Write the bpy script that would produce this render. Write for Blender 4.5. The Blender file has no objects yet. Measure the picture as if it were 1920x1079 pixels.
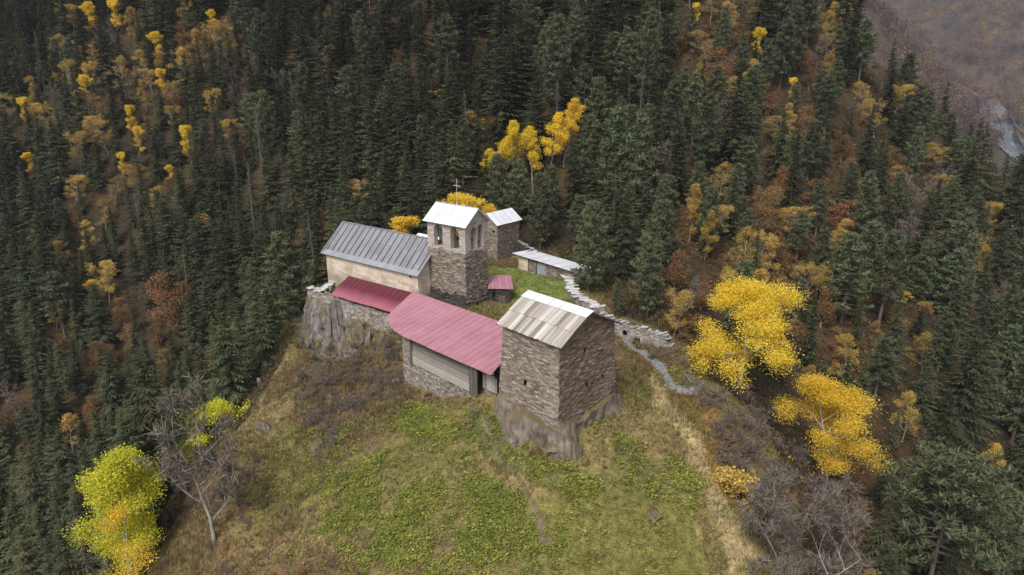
import bpy, bmesh, math, random
import numpy as np
from mathutils import Vector, Matrix

random.seed(7)
RNG = np.random.default_rng(7)
scene = bpy.context.scene
COL = scene.collection
R = math.radians

# ------------------------------------------------------------------ camera, sky, sun, exposure
PITCH = R(17.0)
FPX = 1330.0                                   # focal length in pixels of a 1920 wide frame
CAMZ = 35.3
cam_d = bpy.data.cameras.new("camera")
cam = bpy.data.objects.new("camera", cam_d)
COL.objects.link(cam)
cam.location = (0, 0, CAMZ)
cam.rotation_euler = (R(90) - PITCH, 0, 0)
cam_d.sensor_fit = 'HORIZONTAL'
cam_d.sensor_width = 36.0
cam_d.lens = 36.0 * FPX / 1920.0
cam_d.clip_start = 0.5
cam_d.clip_end = 9000
scene.camera = cam

SUN_EL, SUN_AZ = R(52), R(205)                 # azimuth the light comes from, clockwise from +Y
world = bpy.data.worlds.new("World")
scene.world = world
world.use_nodes = True
wt = world.node_tree
sky = wt.nodes.new('ShaderNodeTexSky')
sky.sky_type = 'NISHITA'
sky.sun_disc = False
sky.sun_elevation = SUN_EL
sky.sun_rotation = SUN_AZ
sky.air_density = 1.0
sky.dust_density = 3.0
hs = wt.nodes.new('ShaderNodeHueSaturation')    # cloud cover: most of the blue is gone
hs.inputs['Saturation'].default_value = 0.25
wt.links.new(sky.outputs[0], hs.inputs['Color'])
wt.links.new(hs.outputs[0], wt.nodes['Background'].inputs['Color'])
wt.nodes['Background'].inputs['Strength'].default_value = 0.095
sun_d = bpy.data.lights.new("sun", 'SUN')
sun_d.energy = 1.5
sun_d.angle = R(18)
sun_d.color = (1.0, 0.96, 0.90)
sun = bpy.data.objects.new("sun", sun_d)
COL.objects.link(sun)
sdir = Vector((math.sin(SUN_AZ) * math.cos(SUN_EL), math.cos(SUN_AZ) * math.cos(SUN_EL), math.sin(SUN_EL)))
sun.rotation_euler = sdir.to_track_quat('Z', 'Y').to_euler()
sun.location = (0, 0, 150)

scene.view_settings.view_transform = 'Standard'
scene.view_settings.look = 'None'
scene.view_settings.gamma = 1.0
scene.view_settings.exposure = 0.85
scene.render.engine = 'CYCLES'
scene.cycles.max_bounces = 6
scene.cycles.diffuse_bounces = 3
scene.cycles.transparent_max_bounces = 6
scene.cycles.volume_bounces = 0
scene.cycles.use_denoising = True

# ------------------------------------------------------------------ measuring helpers
FW = np.array([0, math.cos(PITCH), -math.sin(PITCH)])
UP = np.array([0, math.sin(PITCH), math.cos(PITCH)])
RT = np.array([1.0, 0, 0])
CAM = np.array([0, 0, CAMZ])


def ray(u, v):
    return FW + RT * (u - 960) / FPX + UP * (539.5 - v) / FPX


def atD(u, v, d):
    return CAM + ray(u, v) * d


def atZ(u, v, z):
    r = ray(u, v)
    return CAM + r * ((z - CAMZ) / r[2])


def onV(u, v, a, d):
    """point seen at (u,v) on the vertical plane through plan point a along d -> (distance along d, z)"""
    a = np.asarray(a[:2], float)
    d = np.asarray(d[:2], float)
    n = np.array([-d[1], d[0]])
    r = ray(u, v)
    t = (n @ a) / (n @ r[:2])
    p = CAM + r * t
    return float((p[:2] - a) @ d), float(p[2])


def proj(P):
    q = np.asarray(P, float) - CAM
    d = q @ FW
    d = np.where(np.abs(d) < 1e-6, 1e-6, d)
    return 960 + FPX * (q @ RT) / d, 539.5 - FPX * (q @ UP) / d, d


def in_poly(u, v, poly):
    u = np.asarray(u, float)
    v = np.asarray(v, float)
    inside = np.zeros(u.shape, bool)
    n = len(poly)
    for i in range(n):
        x1, y1 = poly[i]
        x2, y2 = poly[(i + 1) % n]
        c = ((y1 > v) != (y2 > v))
        with np.errstate(divide='ignore', invalid='ignore'):
            xi = (x2 - x1) * (v - y1) / (y2 - y1 + 1e-12) + x1
        inside ^= c & (u < xi)
    return inside


def _h(ix, iy, iz, seed):
    n = (ix * 374761393 + iy * 668265263 + iz * 2147483647 + seed * 144665) & 0xFFFFFFFF
    n = ((n ^ (n >> 13)) * 1274126177) & 0xFFFFFFFF
    n = (n ^ (n >> 16)) & 0xFFFF
    return n / 65535.0


def noise3(x, y, z, seed=0):
    x, y, z = np.broadcast_arrays(np.asarray(x, float), np.asarray(y, float), np.asarray(z, float))
    ix, iy, iz = np.floor(x).astype(np.int64), np.floor(y).astype(np.int64), np.floor(z).astype(np.int64)
    fx, fy, fz = x - ix, y - iy, z - iz
    fx, fy, fz = [f * f * (3 - 2 * f) for f in (fx, fy, fz)]
    o = 0
    for a in (0, 1):
        for b in (0, 1):
            for c in (0, 1):
                w = (fx if a else 1 - fx) * (fy if b else 1 - fy) * (fz if c else 1 - fz)
                o = o + w * _h(ix + a, iy + b, iz + c, seed)
    return o


def fbm(x, y, z=0.0, octv=4, seed=0):
    o, a, s, f = 0, 1.0, 0, 1.0
    for k in range(octv):
        o = o + a * noise3(np.asarray(x) * f, np.asarray(y) * f, np.asarray(z) * f, seed + k * 17)
        s += a
        a *= 0.5
        f *= 2.03
    return o / s


# ------------------------------------------------------------------ material helpers
def newmat(name, rough=0.9):
    m = bpy.data.materials.new(name)
    m.use_nodes = True
    nt = m.node_tree
    b = nt.nodes['Principled BSDF']
    b.inputs['Roughness'].default_value = rough
    if 'Specular IOR Level' in b.inputs:
        b.inputs['Specular IOR Level'].default_value = 0.25
    return m, nt, b


def nd(nt, typ, ins=None, **attrs):
    n = nt.nodes.new(typ)
    for k, v in attrs.items():
        setattr(n, k, v)
    for k, v in (ins or {}).items():
        if isinstance(v, bpy.types.NodeSocket):
            nt.links.new(v, n.inputs[k])
        else:
            n.inputs[k].default_value = v
    return n


def ramp(nt, fac, stops, interp='LINEAR'):
    r = nt.nodes.new('ShaderNodeValToRGB')
    r.color_ramp.interpolation = interp
    e = r.color_ramp.elements
    while len(e) < len(stops):
        e.new(0.5)
    for i, (p, c) in enumerate(stops):
        e[i].position = p
        e[i].color = (*c, 1) if len(c) == 3 else c
    nt.links.new(fac, r.inputs['Fac'])
    return r.outputs['Color']


def mixc(nt, fac, a, b, blend='MIX'):
    n = nt.nodes.new('ShaderNodeMix')
    n.data_type = 'RGBA'
    n.blend_type = blend
    for sock, val in ((n.inputs['Factor'], fac), (n.inputs[6], a), (n.inputs[7], b)):
        if isinstance(val, bpy.types.NodeSocket):
            nt.links.new(val, sock)
        elif isinstance(val, (int, float)):
            sock.default_value = val
        else:
            sock.default_value = (*val, 1) if len(val) == 3 else val
    return n.outputs[2]


def mth(nt, op, a, b=None, clamp=False):
    n = nt.nodes.new('ShaderNodeMath')
    n.operation = op
    n.use_clamp = clamp
    for i, v in enumerate((a, b)):
        if v is None:
            continue
        if isinstance(v, bpy.types.NodeSocket):
            nt.links.new(v, n.inputs[i])
        else:
            n.inputs[i].default_value = v
    return n.outputs[0]


def uvvec(nt, sx=1.0, sy=1.0):
    uv = nt.nodes.new('ShaderNodeUVMap')
    mp = nd(nt, 'ShaderNodeMapping', {'Vector': uv.outputs[0]})
    mp.inputs['Scale'].default_value = (sx, sy, 1)
    return mp.outputs[0]


def noise_tex(nt, vec, scale, detail=4, rough=0.6):
    n = nd(nt, 'ShaderNodeTexNoise', {'Vector': vec, 'Scale': scale, 'Detail': detail, 'Roughness': rough})
    return n.outputs['Fac']


def bump(nt, b, h, strength=0.5, dist=0.05):
    n = nd(nt, 'ShaderNodeBump', {'Height': h, 'Strength': strength, 'Distance': dist})
    nt.links.new(n.outputs[0], b.inputs['Normal'])


def stone_mat(name, ramp_stops, rust=0.0, pale=0.0, pale_col=(0.34, 0.29, 0.23), bw=0.8, rh=0.19, rust_col=(0.17, 0.075, 0.025)):
    m, nt, b = newmat(name, 0.92)
    uv = uvvec(nt)
    # let the courses waver a little
    nz = nd(nt, 'ShaderNodeTexNoise', {'Vector': uv, 'Scale': 0.9, 'Detail': 3})
    off = nd(nt, 'ShaderNodeVectorMath', {0: nz.outputs['Color'], 1: (0.5, 0.5, 0.5)}, operation='SUBTRACT')
    off2 = nd(nt, 'ShaderNodeVectorMath', {0: off.outputs[0], 1: (0.25, 0.30, 0)}, operation='MULTIPLY')
    v2 = nd(nt, 'ShaderNodeVectorMath', {0: uv, 1: off2.outputs[0]}, operation='ADD').outputs[0]
    br = nd(nt, 'ShaderNodeTexBrick', {'Vector': v2, 'Color1': (0, 0, 0, 1), 'Color2': (1, 1, 1, 1), 'Mortar': (0.5, 0.5, 0.5, 1), 'Scale': 1.0,
                                       'Mortar Size': 0.016, 'Mortar Smooth': 0.4, 'Bias': 0.0, 'Brick Width': bw, 'Row Height': rh})
    br.offset = 0.37
    br.squash = 0.7
    br.squash_frequency = 3
    # second, coarser set of stones so that sizes vary
    br2 = nd(nt, 'ShaderNodeTexBrick', {'Vector': v2, 'Color1': (0, 0, 0, 1), 'Color2': (1, 1, 1, 1), 'Mortar': (0.5, 0.5, 0.5, 1), 'Scale': 1.0,
                                        'Mortar Size': 0.0, 'Bias': 0.0, 'Brick Width': bw * 1.9, 'Row Height': rh * 2.0})
    br2.offset = 0.61
    st = noise_tex(nt, uvvec(nt, 1.3, 6.0), 1.0, 5, 0.75)
    tone = mth(nt, 'ADD', mth(nt, 'MULTIPLY', br.outputs['Color'], 0.45), mth(nt, 'MULTIPLY', br2.outputs['Color'], 0.20))
    tone = mth(nt, 'ADD', tone, mth(nt, 'MULTIPLY', mth(nt, 'SUBTRACT', st, 0.5), 1.7))
    tone = mth(nt, 'ADD', tone, 0.17)
    col = ramp(nt, tone, ramp_stops)
    big = noise_tex(nt, uvvec(nt, 0.28, 0.34), 1.0, 4, 0.6)
    if rust:
        rn = noise_tex(nt, uvvec(nt, 0.35, 1.5), 1.0, 6, 0.75)
        rf = ramp(nt, rn, [(0.43 - 0.06 * (rust > 0.8), (0, 0, 0)), (0.70 - 0.08 * (rust > 0.8), (rust,) * 3)])
        rcol = mixc(nt, tone, tuple(c * 0.5 for c in rust_col), tuple(c * 1.7 for c in rust_col))
        col = mixc(nt, rf, col, rcol)
    if pale:
        pf = ramp(nt, big, [(0.42, (0, 0, 0)), (0.62, (pale,) * 3)])
        pcol = mixc(nt, tone, tuple(c * 0.55 for c in pale_col), tuple(min(1, c * 1.3) for c in pale_col))
        col = mixc(nt, pf, col, pcol)
    col = mixc(nt, mth(nt, 'MULTIPLY', br.outputs['Fac'], 0.75), col, (0.035, 0.032, 0.03))
    nt.links.new(col, b.inputs['Base Color'])
    hgt = mth(nt, 'SUBTRACT', mth(nt, 'ADD', st, mth(nt, 'MULTIPLY', br.outputs['Color'], 0.5)), mth(nt, 'MULTIPLY', br.outputs['Fac'], 0.8))
    bump(nt, b, hgt, 0.8, 0.06)
    return m


GREYS = [(0.12, (0.055, 0.048, 0.044)), (0.36, (0.17, 0.145, 0.12)), (0.58, (0.29, 0.25, 0.21)), (0.88, (0.50, 0.45, 0.39))]
DARKS = [(0.12, (0.05, 0.044, 0.04)), (0.38, (0.14, 0.115, 0.095)), (0.62, (0.24, 0.205, 0.175)), (0.92, (0.44, 0.40, 0.35))]
M = {}
M['stone_pale'] = stone_mat('slate_masonry_pale', GREYS, rust=0.45, pale=0.42, pale_col=(0.31, 0.265, 0.215))
M['stone_rust'] = stone_mat('slate_masonry_rusty', DARKS, rust=0.82, pale=0.3, pale_col=(0.30, 0.27, 0.235), rust_col=(0.165, 0.08, 0.035))
M['stone_mid'] = stone_mat('slate_masonry_mid', [(p, tuple(c * 0.92 for c in q)) for p, q in GREYS], rust=0.5, pale=0.2)
M['stone_dark'] = stone_mat('slate_masonry_sooty', [(p, tuple(c * 0.33 for c in q)) for p, q in DARKS], rust=0.0)
M['stone_ruin'] = stone_mat('slate_masonry_lichen', [(p, tuple(c * 1.15 for c in q)) for p, q in GREYS], rust=0.25, pale=0.5, pale_col=(0.42, 0.41, 0.38), bw=0.6, rh=0.2)
M['stone_base'] = stone_mat('rubble_masonry', GREYS, rust=0.15, pale=0.5, pale_col=(0.33, 0.30, 0.27), bw=0.45, rh=0.2)
M['belfry'] = stone_mat('belfry_masonry', [(0.06, (0.11, 0.09, 0.075)), (0.24, (0.33, 0.28, 0.24)), (0.5, (0.47, 0.41, 0.355)), (0.9, (0.58, 0.51, 0.445))], rust=0.0, pale=0.8,
                        pale_col=(0.53, 0.46, 0.40), bw=0.7, rh=0.2)


def plaster_mat():
    m, nt, b = newmat('old_lime_plaster', 0.95)
    a = noise_tex(nt, uvvec(nt, 0.35, 0.9), 1.0, 7, 0.65)
    s = noise_tex(nt, uvvec(nt, 2.4, 0.22), 1.0, 5, 0.7)
    c = ramp(nt, a, [(0.28, (0.36, 0.27, 0.185)), (0.42, (0.56, 0.45, 0.335)), (0.56, (0.70, 0.62, 0.53)), (0.8, (0.76, 0.70, 0.63))])
    f = ramp(nt, s, [(0.50, (0, 0, 0)), (0.74, (0.65, 0.65, 0.65))])
    c = mixc(nt, f, c, (0.33, 0.25, 0.17))
    d = noise_tex(nt, uvvec(nt, 3.0, 0.35), 1.3, 6, 0.8)
    f2 = ramp(nt, d, [(0.66, (0, 0, 0)), (0.76, (0.8, 0.8, 0.8))])
    c = mixc(nt, f2, c, (0.16, 0.125, 0.095))
    fine = noise_tex(nt, uvvec(nt, 6, 6), 1.0, 4, 0.7)
    c = mixc(nt, ramp(nt, fine, [(0.35, (0.35,) * 3), (0.6, (0, 0, 0))]), c, (0.30, 0.23, 0.165))
    # damp foot of the wall
    uv = nt.nodes.new('ShaderNodeUVMap')
    sp = nd(nt, 'ShaderNodeSeparateXYZ', {0: uv.outputs[0]})
    lo = mth(nt, 'ADD', sp.outputs[1], mth(nt, 'MULTIPLY', a, 3.0))
    lf = nd(nt, 'ShaderNodeMapRange', {'Value': lo, 'From Min': 3.0, 'From Max': 5.2, 'To Min': 0.75, 'To Max': 0.0}).outputs[0]
    c = mixc(nt, lf, c, (0.22, 0.19, 0.13))
    nt.links.new(c, b.inputs['Base Color'])
    bump(nt, b, a, 0.4, 0.08)
    return m


M['plaster'] = plaster_mat()


def corr_mat(name, c_lo, c_hi, fade=False):
    """painted corrugated sheet; v runs up the slope in metres"""
    m, nt, b = newmat(name, 0.5)
    b.inputs['Specular IOR Level'].default_value = 0.45
    uv = nt.nodes.new('ShaderNodeUVMap')
    sp = nd(nt, 'ShaderNodeSeparateXYZ', {0: uv.outputs[0]})
    n = noise_tex(nt, uvvec(nt, 0.5, 0.25), 1.0, 4, 0.6)
    st = noise_tex(nt, uvvec(nt, 5.0, 0.12), 1.0, 4, 0.7)
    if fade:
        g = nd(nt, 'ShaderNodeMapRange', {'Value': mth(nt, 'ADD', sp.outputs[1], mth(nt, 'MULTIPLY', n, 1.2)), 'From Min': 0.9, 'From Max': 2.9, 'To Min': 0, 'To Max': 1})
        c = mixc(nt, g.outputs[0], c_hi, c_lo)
    else:
        c = mixc(nt, ramp(nt, n, [(0.35, (0, 0, 0)), (0.7, (1, 1, 1))]), c_lo, c_hi)
    c = mixc(nt, mth(nt, 'MULTIPLY', ramp(nt, st, [(0.55, (0, 0, 0)), (0.75, (1, 1, 1))]), 0.08 if fade else 0.35), c, tuple(min(1, x * 1.35 + 0.05) for x in c_hi))
    # sheet joints: one brighter lapped rib each 1.1 m, faint dark end laps
    fr = mth(nt, 'FRACT', mth(nt, 'DIVIDE', sp.outputs[0], 1.1))
    lap = mth(nt, 'LESS_THAN', fr, 0.10)
    c = mixc(nt, mth(nt, 'MULTIPLY', lap, 0.12 if fade else 0.4), c, tuple(min(1, x * 1.3 + 0.12) for x in c_hi))
    fv = mth(nt, 'FRACT', mth(nt, 'DIVIDE', mth(nt, 'ADD', sp.outputs[1], 0.4), 3.1))
    lap2 = mth(nt, 'LESS_THAN', fv, 0.022)
    gr = noise_tex(nt, uvvec(nt, 0.9, 0.16), 1.0, 6, 0.75)
    c = mixc(nt, ramp(nt, gr, [(0.52, (0, 0, 0)), (0.72, (0.5,) * 3)]), c, tuple(x * 0.55 + 0.01 for x in c_lo))
    c = mixc(nt, mth(nt, 'MULTIPLY', lap2, 0.45), c, tuple(x * 0.4 for x in c_lo))
    nt.links.new(c, b.inputs['Base Color'])
    return m


M['red_faded'] = corr_mat('faded_red_sheet', (0.31, 0.125, 0.16), (0.38, 0.185, 0.225))
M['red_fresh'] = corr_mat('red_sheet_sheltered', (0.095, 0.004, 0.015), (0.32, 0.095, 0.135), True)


def metal_mat(name, c0, c1, rough=0.5, panel=1.2, rust=0.0):
    m, nt, b = newmat(name, rough)
    b.inputs['Metallic'].default_value = 0.0
    b.inputs['Specular IOR Level'].default_value = 0.4
    n = noise_tex(nt, uvvec(nt, 0.9, 0.6), 1.0, 5, 0.65)
    uv = nt.nodes.new('ShaderNodeUVMap')
    sp = nd(nt, 'ShaderNodeSeparateXYZ', {0: uv.outputs[0]})
    cell = nd(nt, 'ShaderNodeCombineXYZ', {0: mth(nt, 'FLOOR', mth(nt, 'DIVIDE', sp.outputs[0], panel)), 1: mth(nt, 'FLOOR', mth(nt, 'DIVIDE', sp.outputs[1], 2.3))})
    wn = nd(nt, 'ShaderNodeTexWhiteNoise', {'Vector': cell.outputs[0]}, noise_dimensions='2D')
    f = mth(nt, 'ADD', mth(nt, 'MULTIPLY', n, 0.8), mth(nt, 'MULTIPLY', wn.outputs['Value'], 0.35))
    c = ramp(nt, f, [(0.25, c0), (0.8, c1)])
    if rust:
        rn = noise_tex(nt, uvvec(nt, 1.1, 0.9), 0.7, 5, 0.6)
        c = mixc(nt, ramp(nt, rn, [(0.62, (0, 0, 0)), (0.68, (rust,) * 3)]), c, (0.35, 0.20, 0.14))
    nt.links.new(c, b.inputs['Base Color'])
    return m


M['zinc'] = metal_mat('grey_zinc_sheet', (0.15, 0.15, 0.165), (0.25, 0.25, 0.27), 0.6, 0.95)
M['zinc_edge'] = metal_mat('zinc_flashing', (0.21, 0.22, 0.24), (0.29, 0.30, 0.33), 0.55)
M['seam'] = metal_mat('dark_standing_seam', (0.045, 0.047, 0.06), (0.07, 0.075, 0.09), 0.6)
M['white_metal'] = metal_mat('bright_galvanised_sheet', (0.55, 0.57, 0.61), (0.74, 0.75, 0.79), 0.42, 1.2)
M['white_seam'] = metal_mat('galvanised_seam', (0.36, 0.37, 0.40), (0.46, 0.47, 0.50), 0.5)
M['patch_metal'] = metal_mat('patched_white_sheet', (0.52, 0.54, 0.58), (0.74, 0.75, 0.78), 0.5, 1.6, rust=0.7)
M['steel_door'] = metal_mat('grey_blue_door_paint', (0.22, 0.26, 0.30), (0.30, 0.34, 0.38), 0.5)
M['cross'] = metal_mat('weathered_cross_metal', (0.50, 0.47, 0.42), (0.66, 0.62, 0.56), 0.5)


def wood_mat(name, stops, plank=0.32, along='v', vary=0.32):
    m, nt, b = newmat(name, 0.9)
    uv = nt.nodes.new('ShaderNodeUVMap')
    sp = nd(nt, 'ShaderNodeSeparateXYZ', {0: uv.outputs[0]})
    across = sp.outputs[0] if along == 'v' else sp.outputs[1]
    idx = mth(nt, 'FLOOR', mth(nt, 'DIVIDE', across, plank))
    wn = nd(nt, 'ShaderNodeTexWhiteNoise', {'W': idx}, noise_dimensions='1D')
    sc = (14.0, 0.35) if along == 'v' else (0.35, 14.0)
    g = noise_tex(nt, uvvec(nt, *sc), 1.0, 6, 0.7)
    at = nd(nt, 'ShaderNodeAttribute', attribute_name='tone')
    f = mth(nt, 'ADD', mth(nt, 'MULTIPLY', g, 0.75), mth(nt, 'MULTIPLY', wn.outputs['Value'], 0.3))
    f = mth(nt, 'ADD', f, mth(nt, 'MULTIPLY', mth(nt, 'SUBTRACT', at.outputs['Fac'], 0.25), vary))
    c = ramp(nt, f, stops)
    fr = mth(nt, 'FRACT', mth(nt, 'DIVIDE', across, plank))
    gap = mth(nt, 'LESS_THAN', fr, 0.07)
    c = mixc(nt, mth(nt, 'MULTIPLY', gap, 0.6), c, (0.04, 0.035, 0.03))
    nt.links.new(c, b.inputs['Base Color'])
    bump(nt, b, g, 0.4, 0.03)
    return m


M['roof_wood'] = wood_mat('silvered_roof_planks', [(0.28, (0.13, 0.105, 0.082)), (0.5, (0.32, 0.285, 0.24)), (0.72, (0.47, 0.44, 0.40)), (1.0, (0.72, 0.71, 0.70))], 0.6)
M['roof_wood_far'] = wood_mat('brown_roof_planks', [(0.2, (0.16, 0.13, 0.11)), (0.6, (0.33, 0.28, 0.235)), (1.0, (0.46, 0.42, 0.37))], 0.4)
M['wall_wood'] = wood_mat('weathered_wall_planks', [(0.2, (0.075, 0.065, 0.055)), (0.5, (0.19, 0.17, 0.145)), (0.75, (0.32, 0.295, 0.26)), (1.0, (0.44, 0.42, 0.38))], 0.36, 'u', 0.65)
M['dark_wood'] = wood_mat('dark_old_timber', [(0.2, (0.05, 0.042, 0.036)), (0.6, (0.12, 0.10, 0.085)), (1.0, (0.21, 0.185, 0.16))], 0.3)
M['void'] = newmat('unlit_recess', 1.0)[0]
M['void'].node_tree.nodes['Principled BSDF'].inputs['Base Color'].default_value = (0.012, 0.011, 0.010, 1)


def rock_mat(name, stops):
    m, nt, b = newmat(name, 0.92)
    g = nt.nodes.new('ShaderNodeNewGeometry')
    mp = nd(nt, 'ShaderNodeMapping', {'Vector': g.outputs['Position']})
    mp.inputs['Scale'].default_value = (1.5, 1.5, 0.55)
    mp.inputs['Rotation'].default_value = (0.25, 0.2, 0)
    a = noise_tex(nt, mp.outputs[0], 1.0, 8, 0.72)
    big = noise_tex(nt, g.outputs['Position'], 0.35, 4, 0.6)
    c = ramp(nt, a, stops)
    c = mixc(nt, ramp(nt, big, [(0.48, (0, 0, 0)), (0.64, (0.75,) * 3)]), c, (0.17, 0.125, 0.075))
    fine = noise_tex(nt, g.outputs['Position'], 2.0, 6, 0.7)
    # moss and grass sit on whatever faces up
    sp = nd(nt, 'ShaderNodeSeparateXYZ', {0: g.outputs['Normal']})
    up = mth(nt, 'ADD', sp.outputs[2], mth(nt, 'MULTIPLY', mth(nt, 'SUBTRACT', fine, 0.5), 1.4))
    c = mixc(nt, nd(nt, 'ShaderNodeMapRange', {'Value': up, 'From Min': 0.45, 'From Max': 0.8}).outputs[0], c, (0.125, 0.10, 0.048))
    nt.links.new(c, b.inputs['Base Color'])
    bump(nt, b, a, 0.9, 0.25)
    return m


M['rock'] = rock_mat('weathered_schist', [(0.3, (0.05, 0.043, 0.036)), (0.47, (0.15, 0.125, 0.10)), (0.6, (0.25, 0.215, 0.17)), (0.78, (0.42, 0.385, 0.335))])
M['rock_grey'] = rock_mat('grey_schist', [(0.33, (0.045, 0.042, 0.04)), (0.48, (0.145, 0.135, 0.122)), (0.60, (0.27, 0.255, 0.235)), (0.78, (0.50, 0.485, 0.46))])


def slab_mat(name, lo, hi):
    m, nt, b = newmat(name, 0.8)
    g = nt.nodes.new('ShaderNodeNewGeometry')
    n = noise_tex(nt, g.outputs['Position'], 1.7, 6, 0.7)
    at = nd(nt, 'ShaderNodeAttribute', attribute_name='tone')
    f = mth(nt, 'ADD', mth(nt, 'MULTIPLY', n, 0.7), mth(nt, 'MULTIPLY', at.outputs['Fac'], 0.5))
    nt.links.new(ramp(nt, f, [(0.2, lo), (0.75, hi)]), b.inputs['Base Color'])
    return m


M['slab_white'] = slab_mat('pale_slate_slab', (0.20, 0.195, 0.19), (0.58, 0.57, 0.56))
M['slab_grey'] = slab_mat('grey_slate_slab', (0.16, 0.16, 0.165), (0.44, 0.44, 0.44))


def leaf_mat(name, dark, light, hue_var=0.03, val_var=0.5, transl=0.25, alt=None):
    """leaves or needles: tone attribute picks between two leaf colours, whole plants vary by object"""
    m, nt, b = newmat(name, 0.75)
    at = nd(nt, 'ShaderNodeAttribute', attribute_name='tone')
    oi = nt.nodes.new('ShaderNodeObjectInfo')
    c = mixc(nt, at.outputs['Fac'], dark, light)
    if alt:
        c = mixc(nt, ramp(nt, oi.outputs['Random'], [(0.55, (0, 0, 0)), (0.95, (0.8,) * 3)]), c, alt)
    hsn = nt.nodes.new('ShaderNodeHueSaturation')
    rnd2 = mth(nt, 'FRACT', mth(nt, 'MULTIPLY', oi.outputs['Random'], 7.31))
    nt.links.new(mth(nt, 'ADD', 0.5 - hue_var / 2, mth(nt, 'MULTIPLY', oi.outputs['Random'], hue_var)), hsn.inputs['Hue'])
    nt.links.new(mth(nt, 'ADD', 1.0 - val_var / 2, mth(nt, 'MULTIPLY', rnd2, val_var)), hsn.inputs['Value'])
    nt.links.new(c, hsn.inputs['Color'])
    nt.links.new(hsn.outputs[0], b.inputs['Base Color'])
    b.inputs['Specular IOR Level'].default_value = 0.15
    if transl:
        t = nd(nt, 'ShaderNodeBsdfTranslucent', {'Color': hsn.outputs[0]})
        mx = nd(nt, 'ShaderNodeMixShader', {0: transl, 1: b.outputs[0], 2: t.outputs[0]})
        nt.links.new(mx.outputs[0], nt.nodes['Material Output'].inputs['Surface'])
    return m


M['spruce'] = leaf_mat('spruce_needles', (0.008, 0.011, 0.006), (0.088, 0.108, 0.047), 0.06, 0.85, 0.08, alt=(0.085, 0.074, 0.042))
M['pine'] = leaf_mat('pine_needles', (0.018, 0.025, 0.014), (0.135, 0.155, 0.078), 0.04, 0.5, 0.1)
M['yellow'] = leaf_mat('autumn_yellow_leaves', (0.60, 0.39, 0.03), (0.95, 0.73, 0.08), 0.012, 0.15, 0.35)
M['gold'] = leaf_mat('autumn_gold_leaves', (0.34, 0.22, 0.06), (0.58, 0.42, 0.11), 0.02, 0.5, 0.3, alt=(0.36, 0.23, 0.11))
M['lime'] = leaf_mat('yellow_green_leaves', (0.32, 0.34, 0.03), (0.82, 0.77, 0.07), 0.02, 0.2, 0.35)
M['rustleaf'] = leaf_mat('rusty_brown_leaves', (0.12, 0.065, 0.032), (0.30, 0.17, 0.07), 0.03, 0.5, 0.2)
M['twig'] = leaf_mat('bare_twigs', (0.10, 0.078, 0.066), (0.25, 0.205, 0.18), 0.02, 0.35, 0.0)
M['twig_grey'] = leaf_mat('lichen_grey_twigs', (0.10, 0.083, 0.066), (0.24, 0.205, 0.165), 0.02, 0.3, 0.0)
M['grass'] = leaf_mat('dry_grass_blades', (0.5, 0.5, 0.5), (0.5, 0.5, 0.5), 0.0, 0.0, 0.2)
M['herb'] = leaf_mat('nettle_leaves', (0.06, 0.085, 0.018), (0.25, 0.29, 0.055), 0.0, 0.0, 0.25)


def bark_mat(name, lo, hi):
    m, nt, b = newmat(name, 0.95)
    tc = nt.nodes.new('ShaderNodeTexCoord')
    mp = nd(nt, 'ShaderNodeMapping', {'Vector': tc.outputs['Object']})
    mp.inputs['Scale'].default_value = (5, 5, 1.2)
    nt.links.new(ramp(nt, noise_tex(nt, mp.outputs[0], 1.0, 5, 0.7), [(0.3, lo), (0.7, hi)]), b.inputs['Base Color'])
    return m


M['bark'] = bark_mat('conifer_bark', (0.07, 0.055, 0.045), (0.19, 0.155, 0.13))
M['bark_pale'] = bark_mat('birch_bark', (0.16, 0.14, 0.12), (0.42, 0.39, 0.35))


def attr_mat(name, rough=0.95, detail=True):
    """colour of the thing itself stored per vertex (soil, grass, litter zones) broken up by fine noise"""
    m, nt, b = newmat(name, rough)
    at = nd(nt, 'ShaderNodeAttribute', attribute_name='zone')
    c = at.outputs['Color']
    g = nt.nodes.new('ShaderNodeNewGeometry')
    n1 = noise_tex(nt, g.outputs['Position'], 1.1, 7, 0.72)
    n2 = noise_tex(nt, g.outputs['Position'], 5.0, 5, 0.7)
    c = mixc(nt, 1.0, c, ramp(nt, n1, [(0.36, (0.62, 0.58, 0.52)), (0.66, (1.3, 1.25, 1.15))]), 'MULTIPLY')
    c = mixc(nt, 1.0, c, ramp(nt, n2, [(0.25, (0.45,) * 3), (0.75, (1.5,) * 3)]), 'MULTIPLY')
    nt.links.new(c, b.inputs['Base Color'])
    if detail:
        bump(nt, b, n1, 0.7, 0.3)
    return m


M['ground'] = attr_mat('hillside_soil_and_grass')
M['blade'] = None


def blade_mat():
    m, nt, b = newmat('grass_blades', 0.85)
    at = nd(nt, 'ShaderNodeAttribute', attribute_name='zone')
    nt.links.new(at.outputs['Color'], b.inputs['Base Color'])
    b.inputs['Specular IOR Level'].default_value = 0.1
    t = nd(nt, 'ShaderNodeBsdfTranslucent', {'Color': at.outputs['Color']})
    mx = nd(nt, 'ShaderNodeMixShader', {0: 0.2, 1: b.outputs[0], 2: t.outputs[0]})
    nt.links.new(mx.outputs[0], nt.nodes['Material Output'].inputs['Surface'])
    return m


M['blade'] = blade_mat()


# ------------------------------------------------------------------ object helpers
def tag(o, label=None, cat=None, group=None, kind=None):
    if label:
        o['label'] = label
    if cat:
        o['category'] = cat
    if group:
        o['group'] = group
    if kind:
        o['kind'] = kind
    return o


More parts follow.
